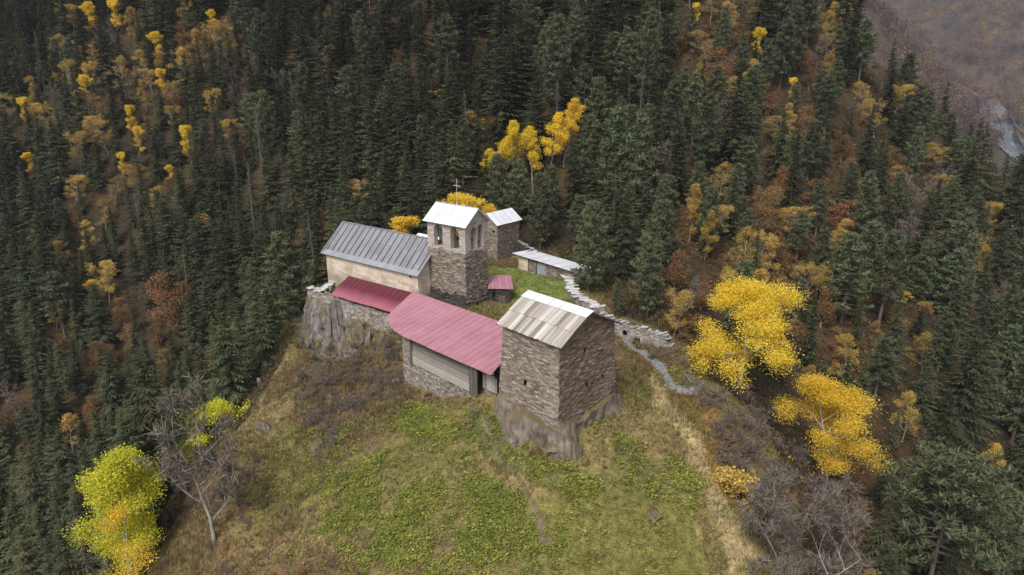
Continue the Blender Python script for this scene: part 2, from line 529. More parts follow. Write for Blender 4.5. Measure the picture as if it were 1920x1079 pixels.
def thing(name, label, cat, loc, group=None, rz=0.0):
    o = bpy.data.objects.new(name, None)
    o.empty_display_size = 0.5
    o.location = tuple(loc)
    o.rotation_euler = (0, 0, rz)
    COL.objects.link(o)
    return tag(o, label, cat, group)


def put(name, mesh, parent=None):
    o = bpy.data.objects.new(name, mesh)
    COL.objects.link(o)
    if parent:
        o.parent = parent
    return o


def auto_uv(me):
    n = len(me.loops)
    uvl = me.uv_layers.get('UVMap') or me.uv_layers.new(name='UVMap')
    nv = len(me.vertices)
    co = np.empty(nv * 3)
    me.vertices.foreach_get('co', co)
    co = co.reshape(-1, 3)
    li = np.empty(n, np.int32)
    me.loops.foreach_get('vertex_index', li)
    pn = np.empty(len(me.polygons) * 3)
    me.polygons.foreach_get('normal', pn)
    pn = pn.reshape(-1, 3)
    lt = np.empty(len(me.polygons), np.int32)
    me.polygons.foreach_get('loop_total', lt)
    nl = np.repeat(pn, lt, axis=0)
    t = np.stack([-nl[:, 1], nl[:, 0], np.zeros(n)], 1)
    ln = np.linalg.norm(t, axis=1)
    flat = ln < 0.02
    t[flat] = (1, 0, 0)
    ln[flat] = 1
    t /= ln[:, None]
    bt = np.cross(nl, t)
    p = co[li]
    uv = np.stack([(p * t).sum(1), (p * bt).sum(1)], 1)
    uvl.data.foreach_set('uv', uv.astype(np.float32).ravel())


class MB:
    """collects polygons (world coordinates) and links them as one mesh object"""

    def __init__(self):
        self.v, self.f, self.m, self.t, self.uv = [], [], [], [], []

    def face(self, pts, mat=0, tone=0.5, uv=None):
        i = len(self.v)
        self.v += [tuple(p) for p in pts]
        self.f.append(tuple(range(i, i + len(pts))))
        self.m.append(mat)
        self.t += [tone] * len(pts)
        self.uv.append(uv)

    def hexa(self, b, t, mat=0, tone=0.5):
        """b, t: four bottom and four top points, counter-clockwise seen from above"""
        i = len(self.v)
        self.v += [tuple(p) for p in list(b) + list(t)]
        self.t += [tone] * 8
        for q in ((3, 2, 1, 0), (4, 5, 6, 7), (0, 1, 5, 4), (1, 2, 6, 5), (2, 3, 7, 6), (3, 0, 4, 7)):
            self.f.append(tuple(i + k for k in q))
            self.m.append(mat)
            self.uv.append(None)

    def slab(self, quad, th, mat=0, tone=0.5):
        """plate of thickness th below a quad given counter-clockwise seen from its upper side"""
        q = [np.array(p, float) for p in quad]
        n = np.cross(q[1] - q[0], q[-1] - q[0])
        n /= np.linalg.norm(n)
        if n[2] < 0:
            q = q[::-1]
            n = -n
        k = len(q)
        i = len(self.v)
        self.v += [tuple(p) for p in q] + [tuple(p - n * th) for p in q]
        self.t += [tone] * (2 * k)
        self.f.append(tuple(range(i, i + k)))
        self.f.append(tuple(range(i + 2 * k - 1, i + k - 1, -1)))
        self.m += [mat, mat]
        self.uv += [None, None]
        for a in range(k):
            b = (a + 1) % k
            self.f.append((i + a, i + k + a, i + k + b, i + b))
            self.m.append(mat)
            self.uv.append(None)

    def bar(self, a, b, w, h, mat=0, tone=0.5, up=(0, 0, 1)):
        a, b = np.array(a, float), np.array(b, float)
        d = (b - a) / np.linalg.norm(b - a)
        s = np.cross(d, np.array(up, float))
        if np.linalg.norm(s) < 1e-4:
            s = np.array([1.0, 0, 0])
        s /= np.linalg.norm(s)
        u = np.cross(s, d)
        c = [(-1, -1), (1, -1), (1, 1), (-1, 1)]
        P = [a + s * w / 2 * x + u * h / 2 * y for x, y in c]
        Q = [b + s * w / 2 * x + u * h / 2 * y for x, y in c]
        self.hexa([P[0], P[1], Q[1], Q[0]], [P[3], P[2], Q[2], Q[3]], mat, tone)

    def tube(self, pts, radii, sides=6, mat=0, tone=0.5):
        pts = [np.array(p, float) for p in pts]
        rings = []
        for i, p in enumerate(pts):
            d = pts[min(i + 1, len(pts) - 1)] - pts[max(i - 1, 0)]
            d /= (np.linalg.norm(d) + 1e-9)
            s = np.cross(d, (0.31, 0.95, 0.05))
            s /= (np.linalg.norm(s) + 1e-9)
            u = np.cross(s, d)
            i0 = len(self.v)
            for k in range(sides):
                a = 2 * math.pi * k / sides
                self.v.append(tuple(p + (s * math.cos(a) + u * math.sin(a)) * radii[i]))
                self.t.append(tone)
            rings.append(i0)
        for a, b in zip(rings[:-1], rings[1:]):
            for k in range(sides):
                k2 = (k + 1) % sides
                self.f.append((a + k, a + k2, b + k2, b + k))
                self.m.append(mat)
                self.uv.append(None)
        self.f.append(tuple(rings[-1] + k for k in range(sides)))
        self.m.append(mat)
        self.uv.append(None)

    def mesh(self, name, mats, origin=(0, 0, 0), smooth=False):
        me = bpy.data.meshes.new(name)
        o = np.array(origin, float)
        me.from_pydata([tuple(np.array(p) - o) for p in self.v], [], self.f)
        for m in mats:
            me.materials.append(m)
        me.polygons.foreach_set('material_index', np.array(self.m, np.int32))
        if smooth:
            me.polygons.foreach_set('use_smooth', np.ones(len(self.f), bool))
        a = me.attributes.new('tone', 'FLOAT', 'POINT')
        a.data.foreach_set('value', np.array(self.t, np.float32))
        me.update()
        auto_uv(me)
        if any(u is not None for u in self.uv):
            uvl = me.uv_layers['UVMap'].data
            for poly, u in zip(me.polygons, self.uv):
                if u is not None:
                    for li, q in zip(poly.loop_indices, u):
                        uvl[li].uv = q
        return me

    def build(self, name, mats, parent=None, smooth=False):
        o = parent.location if parent else (0, 0, 0)
        return put(name, self.mesh(name, mats if isinstance(mats, list) else [mats], o, smooth), parent)


def np_mesh(name, V, Fc, mats, tone=None, zone=None, smooth=False, midx=None):
    """fast mesh from arrays; all faces have the same number of corners"""
    V = np.asarray(V, np.float32)
    Fc = np.asarray(Fc, np.int32)
    k = Fc.shape[1]
    me = bpy.data.meshes.new(name)
    me.vertices.add(len(V))
    me.vertices.foreach_set('co', V.ravel())
    me.loops.add(Fc.size)
    me.loops.foreach_set('vertex_index', Fc.ravel())
    me.polygons.add(len(Fc))
    me.polygons.foreach_set('loop_start', np.arange(0, Fc.size, k, dtype=np.int32))
    for m in mats:
        me.materials.append(m)
    if midx is not None:
        me.polygons.foreach_set('material_index', np.asarray(midx, np.int32))
    if smooth:
        me.polygons.foreach_set('use_smooth', np.ones(len(Fc), bool))
    me.update(calc_edges=True)
    me.validate()
    if tone is not None:
        a = me.attributes.new('tone', 'FLOAT', 'POINT')
        a.data.foreach_set('value', np.asarray(tone, np.float32))
    if zone is not None:
        a = me.attributes.new('zone', 'FLOAT_COLOR', 'POINT')
        z = np.concatenate([np.asarray(zone, np.float32), np.ones((len(V), 1), np.float32)], 1)
        a.data.foreach_set('color', z.ravel())
    return me


def rough_masonry(P, amp=0.05, seed=3):
    """push wall points about by course so that stones stand proud or sit back; same point, same push"""
    x, y, z = P[:, 0], P[:, 1], P[:, 2]
    c = z * 7.5
    n1 = noise3(x * 2.6, y * 2.6, c, seed) - 0.5
    n2 = noise3(x * 2.6 + 31, y * 2.6 + 7, c, seed + 9) - 0.5
    b1 = noise3(x * 0.5, y * 0.5, z * 0.5, seed + 21) - 0.5
    b2 = noise3(x * 0.5 + 50, y * 0.5, z * 0.5, seed + 33) - 0.5
    Q = P.copy()
    Q[:, 0] += (n1 * 2 * amp + b1 * 0.12)
    Q[:, 1] += (n2 * 2 * amp + b2 * 0.12)
    return Q


def masonry(name, walls, mats, parent, amp=0.05, step=0.2, seed=3, centre=None, taper=0.0, ztaper=8.0):
    """walls: list of (a, b, zbot(u), ztop(u), material index, holes[(u0,u1,z0,z1)]); outside is on the right going a->b
    Each wall is a grid of small faces pushed in and out; a thin inner skin closes holes."""
    V, F, Mi, UV = [], [], [], []
    off = 0
    for (a, b, zb, zt, mi, holes) in walls:
        a, b = np.array(a, float), np.array(b, float)
        L = np.linalg.norm(b - a)
        d = (b - a) / L
        nu = max(2, int(round(L / step)))
        us = np.linspace(0, L, nu + 1)
        zmin = min(zb(u) for u in us)
        zmax = max(zt(u) for u in us)
        nz = max(2, int(round((zmax - zmin) / (step * 0.75))))
        ts = np.linspace(0, 1, nz + 1)
        g = np.zeros((nu + 1, nz + 1, 3))
        for i, u in enumerate(us):
            z0, z1 = zb(u), zt(u)
            z = z0 + (z1 - z0) * ts
            g[i, :, 0] = a[0] + d[0] * u
            g[i, :, 1] = a[1] + d[1] * u
            g[i, :, 2] = z
        P = g.reshape(-1, 3)
        uv = np.stack([np.repeat(us, nz + 1) + seed % 7, P[:, 2]], 1)
        if taper and centre is not None:
            k = 1 + taper * (ztaper - P[:, 2])
            P[:, 0] = centre[0] + (P[:, 0] - centre[0]) * k
            P[:, 1] = centre[1] + (P[:, 1] - centre[1]) * k
        P = rough_masonry(P, amp, seed)
        for i in range(nu):
            uc = (us[i] + us[i + 1]) / 2
            for j in range(nz):
                k0 = i * (nz + 1) + j
                k1 = (i + 1) * (nz + 1) + j
                zc = (g[i, j, 2] + g[i, j + 1, 2]) / 2
                if any(h[0] < uc < h[1] and h[2] < zc < h[3] for h in holes):
                    continue
                F.append((off + k0, off + k1, off + k1 + 1, off + k0 + 1))
                Mi.append(mi)
                UV.append((uv[k0], uv[k1], uv[k1 + 1], uv[k0 + 1]))
        V.append(P)
        off += len(P)
    V = np.concatenate(V) - np.array(parent.location)
    me = np_mesh(name, V, F, mats, midx=Mi)
    uvl = me.uv_layers.new(name='UVMap')
    uvl.data.foreach_set('uv', np.array(UV, np.float32).ravel())
    return put(name, me, parent)


def const(z):
    return lambda u: z


# ------------------------------------------------------------------ plan of the place
N_ = np.array((4.9, 67.6)); R_ = np.array((11.4, 74.4)); L_ = np.array((-1.0, 74.1)); K_ = N_ + (R_ - N_) + (L_ - N_)      # house tower
BT = np.array((-6.8, 100.7)); dl = np.array((-0.775, 0.632)); dr = np.array((0.632, 0.775)); BTW = 7.8                      # bell tower
BTD = onV(914, 430, BT, dr)[0]
CH = np.array((-14.3, 103.5)); dW = np.array((-17.37, 13.7)); CHL = float(np.hypot(*dW)); dW = dW / CHL; dn = np.array((dW[1], -dW[0]))
E0 = atZ(920, 704, 1.8); E1 = atZ(732, 617, 1.8)
de = (E1 - E0)[:2]; HLEN = float(np.hypot(*de)); de = de / HLEN; du = np.array((de[1], -de[0]))                            # hall eave, up-slope


def hall(u, d):
    return E0[:2] + de * u + du * d


def chp(u, s):
    return CH + dW * u + dn * s


# ------------------------------------------------------------------ terrain
cp = []


def cz(u, v, z):
    cp.append(tuple(atZ(u, v, z)))


def cd(u, v, d):
    cp.append(tuple(atD(u, v, d)))


def cw(p, z):
    cp.append((p[0], p[1], z))


# court and building platforms
for p, z in (((5.2, 66.6), -3.6), ((4.9, 69.5), -1.6), ((-1.6, 74.0), -1.9), ((12.2, 74.2), -2.2), ((5.3, 80.0), 0.0), ((6, 73), -1.0),
             ((1, 99.5), 0.8), ((-1.5, 101.5), 0.2), ((2, 110), 1.9), ((1.5, 118), 2.2), ((8, 112.5), 2.1), ((9, 104), 1.4), ((5, 94), 0.8), ((8, 87), -0.2), ((-2.5, 121), 2.5), ((3, 127), 2.4),
             ((-7, 100), 1.0), ((-3, 106), 1.6), ((-12, 112), 1.2), ((-22, 124), 0.6), ((-8, 122), 2.2)):
    cw(p, z)
for u, s, z in ((0, -0.5, 0.2), (10, -0.5, -0.1), (20, -0.5, -0.2), (10, -3.2, -0.9), (18, -3.2, -0.8), (2, -3.0, -0.6), (22, 4, -0.2), (24, 0, -1.2), (25, 6, -3)):
    cw(chp(u, s), z)
for u, d, z in ((19.2, 0.3, -6.1), (14, 0.2, -5.4), (10, 0.2, -5.2), (5, 0.2, -2.9), (2, 0.3, -2.2), (0, 0.8, -2.0), (18, 5, -2.0), (10, 6, -1.2), (3, 6, -1.0), (12, 10, 0.2), (4, 11, 0.3), (20.5, 2.5, -5.2), (21, 6, -3.2)):
    cw(hall(u, d), z)
for u, s, z in ((4, -4.4, -3.6), (8, -4.4, -4.6), (13, -4.4, -6.6), (19, -4.4, -8.6), (23, -2, -7.5)):
    cw(chp(u, s), z)
for u_, v_ in ((720, 640), (690, 655), (650, 670), (610, 676)):
    _u, _z = onV(u_, v_, chp(0, -6.2), dW)
    cw(chp(_u, -6.2), _z)
# foreground slope
for u, v, z in ((1050, 868, -4.6), (960, 820, -4.0), (1170, 850, -4.6), (1000, 930, -6.0), (1150, 930, -6.0), (1280, 930, -6.6), (1000, 1000, -7.6), (1150, 1010, -7.8),
                (1280, 1010, -8.3), (1000, 1079, -9.6), (1200, 1079, -9.6), (850, 830, -5.6), (750, 800, -7.2), (850, 930, -8.0), (700, 900, -9.0), (850, 1079, -10.8), (700, 1000, -11.0),
                (700, 1079, -12.5), (960, 1250, -12.5), (1250, 1250, -12.5), (560, 1250, -17), (690, 700, -6.6), (640, 740, -8.2), (600, 820, -10.0), (560, 900, -12.0), (520, 1000, -14.5), (500, 1079, -16),
                (600, 690, -7.0), (560, 640, -6.5), (535, 600, -5.8), (520, 650, -8.0), (490, 740, -11.0), (440, 800, -13.5), (370, 850, -16.0), (330, 960, -18.5), (300, 1079, -21),
                (1250, 760, -3.6), (1200, 700, -2.2), (1300, 830, -5.4), (1335, 900, -7.0), (1375, 1000, -9.2), (1405, 1079, -11.0), (1230, 840, -4.6), (1450, 1250, -15),
                (1450, 900, -9.8), (1500, 1000, -13.5), (1362, 728, -4.4), (1330, 690, -3.2), (1540, 905, -13.0), (1520, 1079, -16), (1440, 800, -8), (1700, 1079, -25), (1850, 1000, -32), (1700, 1250, -30),
                (1165, 632, -0.6), (1260, 662, -1.4), (1185, 660, -1.0), (1305, 742, -2.0), (1250, 705, -1.5), (1290, 665, -2.6)):
    cz(u, v, z)
# beyond the crest on the left: the ravine
for p in ((-46, 108, -23), (-60, 95, -38), (-66, 76, -44), (-60, 58, -42), (-44, 124, -20), (-33, 134, -9), (-50, 140, -27), (-63, 135, -37), (-22, 138, -3), (-8, 136, 1.5), (-80, 60, -60), (-50, 40, -36), (0, 30, -26), (40, 30, -34),
          (14, 118, 0.2), (17, 106, -1.5), (22, 98, -3.0), (28, 92, -5.5), (34, 84, -9.0), (40, 76, -15)):
    cp.append(p)
for u, v, d in ((0, 1079, 140), (0, 800, 160), (0, 540, 190), (0, 270, 230), (0, 0, 290), (-250, 800, 170), (-300, 300, 250), (-300, -60, 330), (200, 950, 130), (200, 700, 165), (250, 480, 190),
                (400, 800, 150), (400, 540, 178), (400, 270, 208), (400, 0, 250), (560, 450, 168), (700, 400, 152), (700, 300, 172), (700, 150, 195), (700, 0, 218), (700, -150, 245), (300, -150, 300),
                (960, 450, 140), (960, 300, 158), (960, 150, 178), (960, 0, 198), (960, -150, 222), (1160, 480, 127), (1160, 560, 114), (1160, 300, 155), (1280, 480, 124), (1280, 600, 106),
                (1300, 300, 152), (1300, 150, 175), (1300, 0, 197), (1300, -150, 220), (1400, 540, 124), (1500, 640, 118), (1500, 450, 140), (1500, 300, 160), (1500, 150, 183), (1540, 30, 205),
                (1700, 700, 124), (1700, 520, 148), (1700, 400, 168), (1650, 270, 185), (1919, 800, 130), (1919, 1079, 116), (1919, 620, 158), (1919, 480, 180), (1840, 400, 188), (2100, 700, 150), (2100, 1000, 125), (2100, 500, 185),
                (1590, 90, 212), (1690, 220, 205), (1790, 330, 200), (1900, 400, 196), (2050, 470, 196)):
    cd(u, v, d)
# behind the right-hand crest the ground drops to the river valley
for u, v, d, dz in ((1590, 90, 250, -16), (1690, 220, 245, -26), (1790, 330, 245, -32), (1900, 400, 240, -30), (2050, 470, 240, -30), (1590, 90, 320, -70), (1790, 330, 320, -75), (2050, 470, 320, -70)):
    p = atD(u, v, d)
    cp.append((p[0], p[1], p[2] + dz))
cp = np.array(cp)
_d = np.hypot(cp[:, None, 0] - cp[None, :, 0], cp[:, None, 1] - cp[None, :, 1])
_A = np.sqrt(_d ** 2 + 3.0 ** 2)
_n = len(cp)
_S = np.zeros((_n + 3, _n + 3))
_S[:_n, :_n] = _A - np.eye(_n) * 0.6
_S[:_n, _n:] = np.c_[np.ones(_n), cp[:, :2] / 100]
_S[_n:, :_n] = _S[:_n, _n:].T
_W = np.linalg.solve(_S, np.r_[cp[:, 2], 0, 0, 0])


def H0(x, y):
    x = np.asarray(x, float)
    y = np.asarray(y, float)
    sh = x.shape
    x, y = x.ravel(), y.ravel()
    o = np.empty(len(x))
    for s in range(0, len(x), 20000):
        X, Y = x[s:s + 20000], y[s:s + 20000]
        D = np.sqrt((X[:, None] - cp[:, 0]) ** 2 + (Y[:, None] - cp[:, 1]) ** 2 + 9.0)
        o[s:s + 20000] = D @ _W[:_n] + _W[_n] + _W[_n + 1] * X / 100 + _W[_n + 2] * Y / 100
    return o.reshape(sh)


def H(x, y):
    x = np.asarray(x, float)
    y = np.asarray(y, float)
    z = H0(x, y)
    z = z + (fbm(x * 0.12, y * 0.12, 0, 4, 5) - 0.5) * 2.6 * np.clip((np.hypot((x - 0) / 14, (y - 103) / 22)) - 0.6, 0, 1)
    z = z + (fbm(x * 0.55, y * 0.55, 0, 3, 15) - 0.5) * 0.75
    return z


def Hs(x, y):
    return float(H(np.array([x]), np.array([y]))[0])


def hit(u, v, far=420.0):
    """first ground point met by the line of sight through (u,v)"""
    r = ray(u, v)
    t = np.arange(45, far, 0.5)
    P = CAM + t[:, None] * r
    below = P[:, 2] < H(P[:, 0], P[:, 1])
    if not below.any():
        return None
    return P[np.argmax(below)]


KNOLL = [(-47, 40), (-46, 62), (-42, 80), (-37, 95), (-36, 110), (-35, 122), (-25, 133), (-8, 131), (5, 130), (13.5, 119), (16.5, 106), (24, 97), (29, 88), (32, 76), (31, 60), (30, 40)]
HERB_A = [(755, 790), (800, 770), (880, 810), (900, 870), (1010, 960), (1050, 1090), (690, 1090), (620, 1010), (690, 900), (640, 850)]
HERB_B = [(1090, 880), (1180, 850), (1250, 850), (1290, 890), (1270, 960), (1190, 930), (1100, 930), (1000, 900), (930, 870), (900, 800), (960, 800), (1000, 860)]
HERB_C = [(900, 780), (950, 770), (960, 850), (930, 870), (880, 820)]
LAWN = [(990, 930), (1300, 900), (1330, 1090), (1010, 1090), (960, 930)]
CRESTG = [(1215, 700), (1240, 720), (1272, 765), (1350, 900), (1432, 1095), (1378, 1095), (1325, 950), (1258, 815), (1222, 740)]
ROCKY = [(552, 545), (620, 548), (735, 605), (725, 632), (690, 650), (668, 676), (610, 680), (575, 660), (556, 610)]
RUSTY = [(1270, 750), (1330, 740), (1420, 830), (1400, 870), (1440, 1000), (1400, 1000), (1320, 860), (1290, 820)]
BROWN_L = [(590, 660), (740, 640), (760, 730), (700, 800), (600, 850), (560, 760)]
BROWN_B = [(280, 880), (420, 930), (560, 1000), (640, 1090), (270, 1090)]
COURT = [(910, 500), (1000, 505), (1060, 520), (1075, 560), (960, 570), (915, 540)]


def zone_colour(x, y, z):
    """what covers the ground: soil, dry grass, green herbs, leaf litter, short turf"""
    P = np.stack([x, y, z], 1)
    u, v, d = proj(P)
    wob = (fbm(x * 0.25, y * 0.25, 0, 3, 71) - 0.5) * 90
    u2, v2 = u + wob, v + wob * 0.6
    n = fbm(x * 0.18, y * 0.18, 0, 4, 41)
    n2 = fbm(x * 0.7, y * 0.7, 0, 3, 42)
    knoll = in_poly(x, y, KNOLL)
    c = np.empty((len(x), 3))
    forest = np.array([0.036, 0.030, 0.018]) + np.clip((n - 0.5) * 4, 0, 1)[:, None] * np.array([0.05, 0.022, 0.006])
    dry = np.array([0.18, 0.14, 0.060]) * (1 - n2[:, None]) + np.array([0.31, 0.25, 0.12]) * n2[:, None]
    olive = np.array([0.15, 0.145, 0.04])
    f = np.clip((n - 0.43) * 7, 0, 1)[:, None]
    kn = dry * (1 - f * 0.75) + olive * f * 0.75
    rb = np.array([0.145, 0.095, 0.058])
    f2 = np.clip((fbm(x * 0.1, y * 0.1, 0, 4, 77) - 0.48) * 6, 0, 0.8)[:, None]
    kn = kn * (1 - f2) + rb * f2
    c[:] = np.where(knoll[:, None], kn, forest)
    for poly, col, k in ((BROWN_L, (0.125, 0.09, 0.052), 0.8), (RUSTY, (0.22, 0.13, 0.045), 0.7), (CRESTG, (0.46, 0.365, 0.205), 0.85), (LAWN, (0.17, 0.17, 0.048), 0.85), (BROWN_B, (0.19, 0.12, 0.07), 0.5),
                         (HERB_A, (0.14, 0.125, 0.05), 0.6), (HERB_B, (0.13, 0.14, 0.045), 0.7), (HERB_C, (0.10, 0.12, 0.036), 0.8)):
        mk = in_poly(u2, v2, poly) & knoll
        c[mk] = c[mk] * (1 - k) + np.array(col) * k
    mk = in_poly(u2, v2, ROCKY) & (y > 85)
    c[mk] = np.array([0.16, 0.14, 0.112]) * (0.45 + 1.1 * n2[mk, None])
    mk = in_poly(u, v, COURT) & (y > 90) & (x > -6) & (x < 13)
    c[mk] = np.array([0.17, 0.205, 0.055]) * (0.75 + 0.5 * n2[mk, None])
    return c, knoll, u, v


def spacing(lo, flo, fhi, hi, fine, coarse):
    a = list(np.arange(flo, fhi, fine))
    s, p = fine, flo
    left = []
    while p > lo:
        s = min(s * 1.12, coarse)
        p -= s
        left.append(p)
    s, p = fine, a[-1]
    right = []
    while p < hi:
        s = min(s * 1.12, coarse)
        p += s
        right.append(p)
    return np.array(left[::-1] + a + right)


gx = spacing(-420, -48, 36, 420, 0.5, 5.0)
gy = spacing(-40, 52, 130, 420, 0.5, 5.0)
GX, GY = np.meshgrid(gx, gy, indexing='ij')
GZ = H(GX, GY)
gv = np.stack([GX.ravel(), GY.ravel(), GZ.ravel()], 1)
ny = len(gy)
ii, jj = np.meshgrid(np.arange(len(gx) - 1), np.arange(ny - 1), indexing='ij')
k0 = (ii * ny + jj).ravel()
gf = np.stack([k0, k0 + ny, k0 + ny + 1, k0 + 1], 1)
zc, _, _, _ = zone_colour(gv[:, 0], gv[:, 1], gv[:, 2])
ground = put('terrain', np_mesh('terrain', gv, gf, [M['ground']], zone=zc, smooth=True))
tag(ground, kind='structure')
# ------------------------------------------------------------------ far valley
fp = np.array([tuple(atD(u, v, d)) for u, v, d in (
    (1890, 268, 900), (1919, 305, 850), (1975, 350, 800), (1845, 228, 1120), (1765, 132, 1330), (1700, 55, 1520), (1620, 60, 700), (1700, 150, 725), (1780, 240, 745), (1850, 340, 735),
    (1600, 0, 765), (1700, 85, 860), (1775, 180, 830), (1830, 260, 840), (1650, 20, 900), (1919, 235, 1010), (1919, 100, 1210), (1850, 130, 1160), (1800, 50, 1360), (1919, 0, 1460), (1750, 0, 1520),
    (1919, -150, 1800), (1700, -150, 1800), (1500, -120, 1200), (2100, 0, 1400), (2100, 250, 960), (2100, 400, 760), (1500, 120, 640), (1850, 420, 600), (1700, 300, 620), (2100, 500, 640), (2300, 300, 900), (2300, 0, 1400))])
_fd = np.sqrt((fp[:, None, 0] - fp[None, :, 0]) ** 2 + (fp[:, None, 1] - fp[None, :, 1]) ** 2 + 400)
_fw = np.linalg.solve(_fd - np.eye(len(fp)) * 3, fp[:, 2] - fp[:, 2].mean())


def HF(x, y):
    x, y = np.asarray(x, float), np.asarray(y, float)
    sh = x.shape
    x, y = x.ravel(), y.ravel()
    D = np.sqrt((x[:, None] - fp[:, 0]) ** 2 + (y[:, None] - fp[:, 1]) ** 2 + 400)
    z = D @ _fw + fp[:, 2].mean()
    z = z + (fbm(x * 0.008, y * 0.008, 0, 4, 91) - 0.5) * 75 + (fbm(x * 0.03, y * 0.03, 0, 3, 92) - 0.5) * 14
    return z.reshape(sh)


fx = np.arange(180, 1500, 11.0)
fy = np.arange(430, 1900, 11.0)
FX, FY = np.meshgrid(fx, fy, indexing='ij')
FZ = HF(FX, FY)
nfy = len(fy)
ii, jj = np.meshgrid(np.arange(len(fx) - 1), np.arange(nfy - 1), indexing='ij')
k0 = (ii * nfy + jj).ravel()
fv = np.stack([FX.ravel(), FY.ravel(), FZ.ravel()], 1)
fn = fbm(fv[:, 0] * 0.01, fv[:, 1] * 0.01, 0, 4, 95)[:, None]
fcol = np.array([0.050, 0.038, 0.038]) * (1 - fn) + np.array([0.11, 0.08, 0.06]) * fn
tag(put('far_hills', np_mesh('far_hills', fv, np.stack([k0, k0 + nfy, k0 + nfy + 1, k0 + 1], 1), [M['ground']], zone=fcol, smooth=True)), kind='structure')


def ribbon(name, line, width, lift, mat, hfun, kind='structure', across=4, wob=0.15):
    """a strip draped over the ground along a plan line"""
    line = np.array(line, float)
    seg = np.r_[0, np.cumsum(np.hypot(*np.diff(line, axis=0).T))]
    n = max(8, int(seg[-1] / max(0.4, width * 0.35)))
    s = np.linspace(0, seg[-1], n)
    c = np.stack([np.interp(s, seg, line[:, 0]), np.interp(s, seg, line[:, 1])], 1)
    for _ in range(3):
        c[1:-1] = (c[:-2] + 2 * c[1:-1] + c[2:]) / 4
    t = np.gradient(c, axis=0)
    t /= np.linalg.norm(t, axis=1)[:, None]
    nn = np.stack([-t[:, 1], t[:, 0]], 1)
    V = []
    for k in range(across + 1):
        w = (k / across - 0.5) * width
        e = (noise3(s * 0.9, k * 7.0, 0, 5) - 0.5) * wob * width * 2
        p = c + nn * (w + e)[:, None]
        V.append(np.c_[p, hfun(p[:, 0], p[:, 1]) + lift])
    V = np.array(V).transpose(1, 0, 2).reshape(-1, 3)
    a = across + 1
    F = [(i * a + k, (i + 1) * a + k, (i + 1) * a + k + 1, i * a + k + 1) for i in range(n - 1) for k in range(across)]
    F = [f[::-1] for f in F]
    return tag(put(name, np_mesh(name, V, F, [mat], smooth=True), None), kind=kind), c, nn


m, nt, b = newmat('river_shingle', 0.9)
g = nt.nodes.new('ShaderNodeNewGeometry')
nt.links.new(ramp(nt, noise_tex(nt, g.outputs['Position'], 0.12, 6, 0.7), [(0.35, (0.07, 0.07, 0.08)), (0.6, (0.17, 0.175, 0.19))]), b.inputs['Base Color'])
M['shingle'] = m
m, nt, b = newmat('river_water', 0.15)
b.inputs['Base Color'].default_value = (0.09, 0.105, 0.12, 1)
b.inputs['Specular IOR Level'].default_value = 0.6
M['water'] = m
rl = [tuple(atD(u, v, d)[:2]) for u, v, d in ((2100, 420, 740), (1975, 350, 800), (1919, 305, 850), (1890, 268, 900), (1862, 240, 965))]
ribbon('river_bank', rl, 70, 1.5, M['shingle'], HF, across=16)
ribbon('river', rl, 10, 2.6, M['water'], HF, across=6)

# ------------------------------------------------------------------ gravel path beside the ruined wall
m, nt, b = newmat('grey_gravel', 0.95)
g = nt.nodes.new('ShaderNodeNewGeometry')
nt.links.new(ramp(nt, noise_tex(nt, g.outputs['Position'], 4.0, 6, 0.75), [(0.3, (0.08, 0.08, 0.085)), (0.55, (0.20, 0.20, 0.205)), (0.75, (0.42, 0.42, 0.42))]), b.inputs['Base Color'])
M['gravel'] = m
PATHPX = [(1172, 640), (1186, 655), (1212, 668), (1234, 684), (1246, 704), (1258, 722), (1276, 737), (1298, 743), (1306, 733), (1300, 716), (1288, 704)]
pl = [tuple(hit(u, v)[:2]) for u, v in PATHPX]
path, pc, pn = ribbon('gravel_path', pl, 0.95, 0.06, M['gravel'], H)
trail = [tuple(hit(u, v)[:2]) for u, v in ((905, 770), (915, 820), (935, 865), (975, 905), (1000, 945), (1015, 1000), (1040, 1060))]
m, nt, b = newmat('trodden_earth', 0.95)
g = nt.nodes.new('ShaderNodeNewGeometry')
nt.links.new(ramp(nt, noise_tex(nt, g.outputs['Position'], 2.0, 6, 0.75), [(0.35, (0.085, 0.07, 0.04)), (0.6, (0.17, 0.135, 0.085))]), b.inputs['Base Color'])
M['earth'] = m
ribbon('trodden_trail', trail, 0.5, 0.05, M['earth'], H, across=2, wob=0.5)

# ------------------------------------------------------------------ loose rock shapes


def hull_rock(seed, size=(1, 1, 1), n=16, rough=0.07, cuts=2):
    r = random.Random(seed)
    bm = bmesh.new()
    for _ in range(n):
        p = Vector((r.gauss(0, 1), r.gauss(0, 1), r.gauss(0, 1))).normalized() * r.uniform(0.75, 1.0)
        bm.verts.new((p.x * size[0], p.y * size[1], p.z * size[2]))
    res = bmesh.ops.convex_hull(bm, input=bm.verts)
    bmesh.ops.delete(bm, geom=[e for e in res['geom_interior'] if isinstance(e, bmesh.types.BMVert)], context='VERTS')
    if cuts:
        bmesh.ops.subdivide_edges(bm, edges=bm.edges[:], cuts=cuts, use_grid_fill=True)
    for v in bm.verts:
        q = v.co
        k = noise3(q.x * 1.3 + seed, q.y * 1.3, q.z * 0.5, seed) - 0.5
        k2 = noise3(q.x * 4 + seed, q.y * 4, q.z * 0.9, seed + 3) - 0.5
        v.co += v.co.normalized() * float(k * 3 + k2 * 2) * rough * max(size)
    me = bpy.data.meshes.new('rock')
    bmesh.ops.recalc_face_normals(bm, faces=bm.faces)
    bm.to_mesh(me)
    bm.free()
    return me


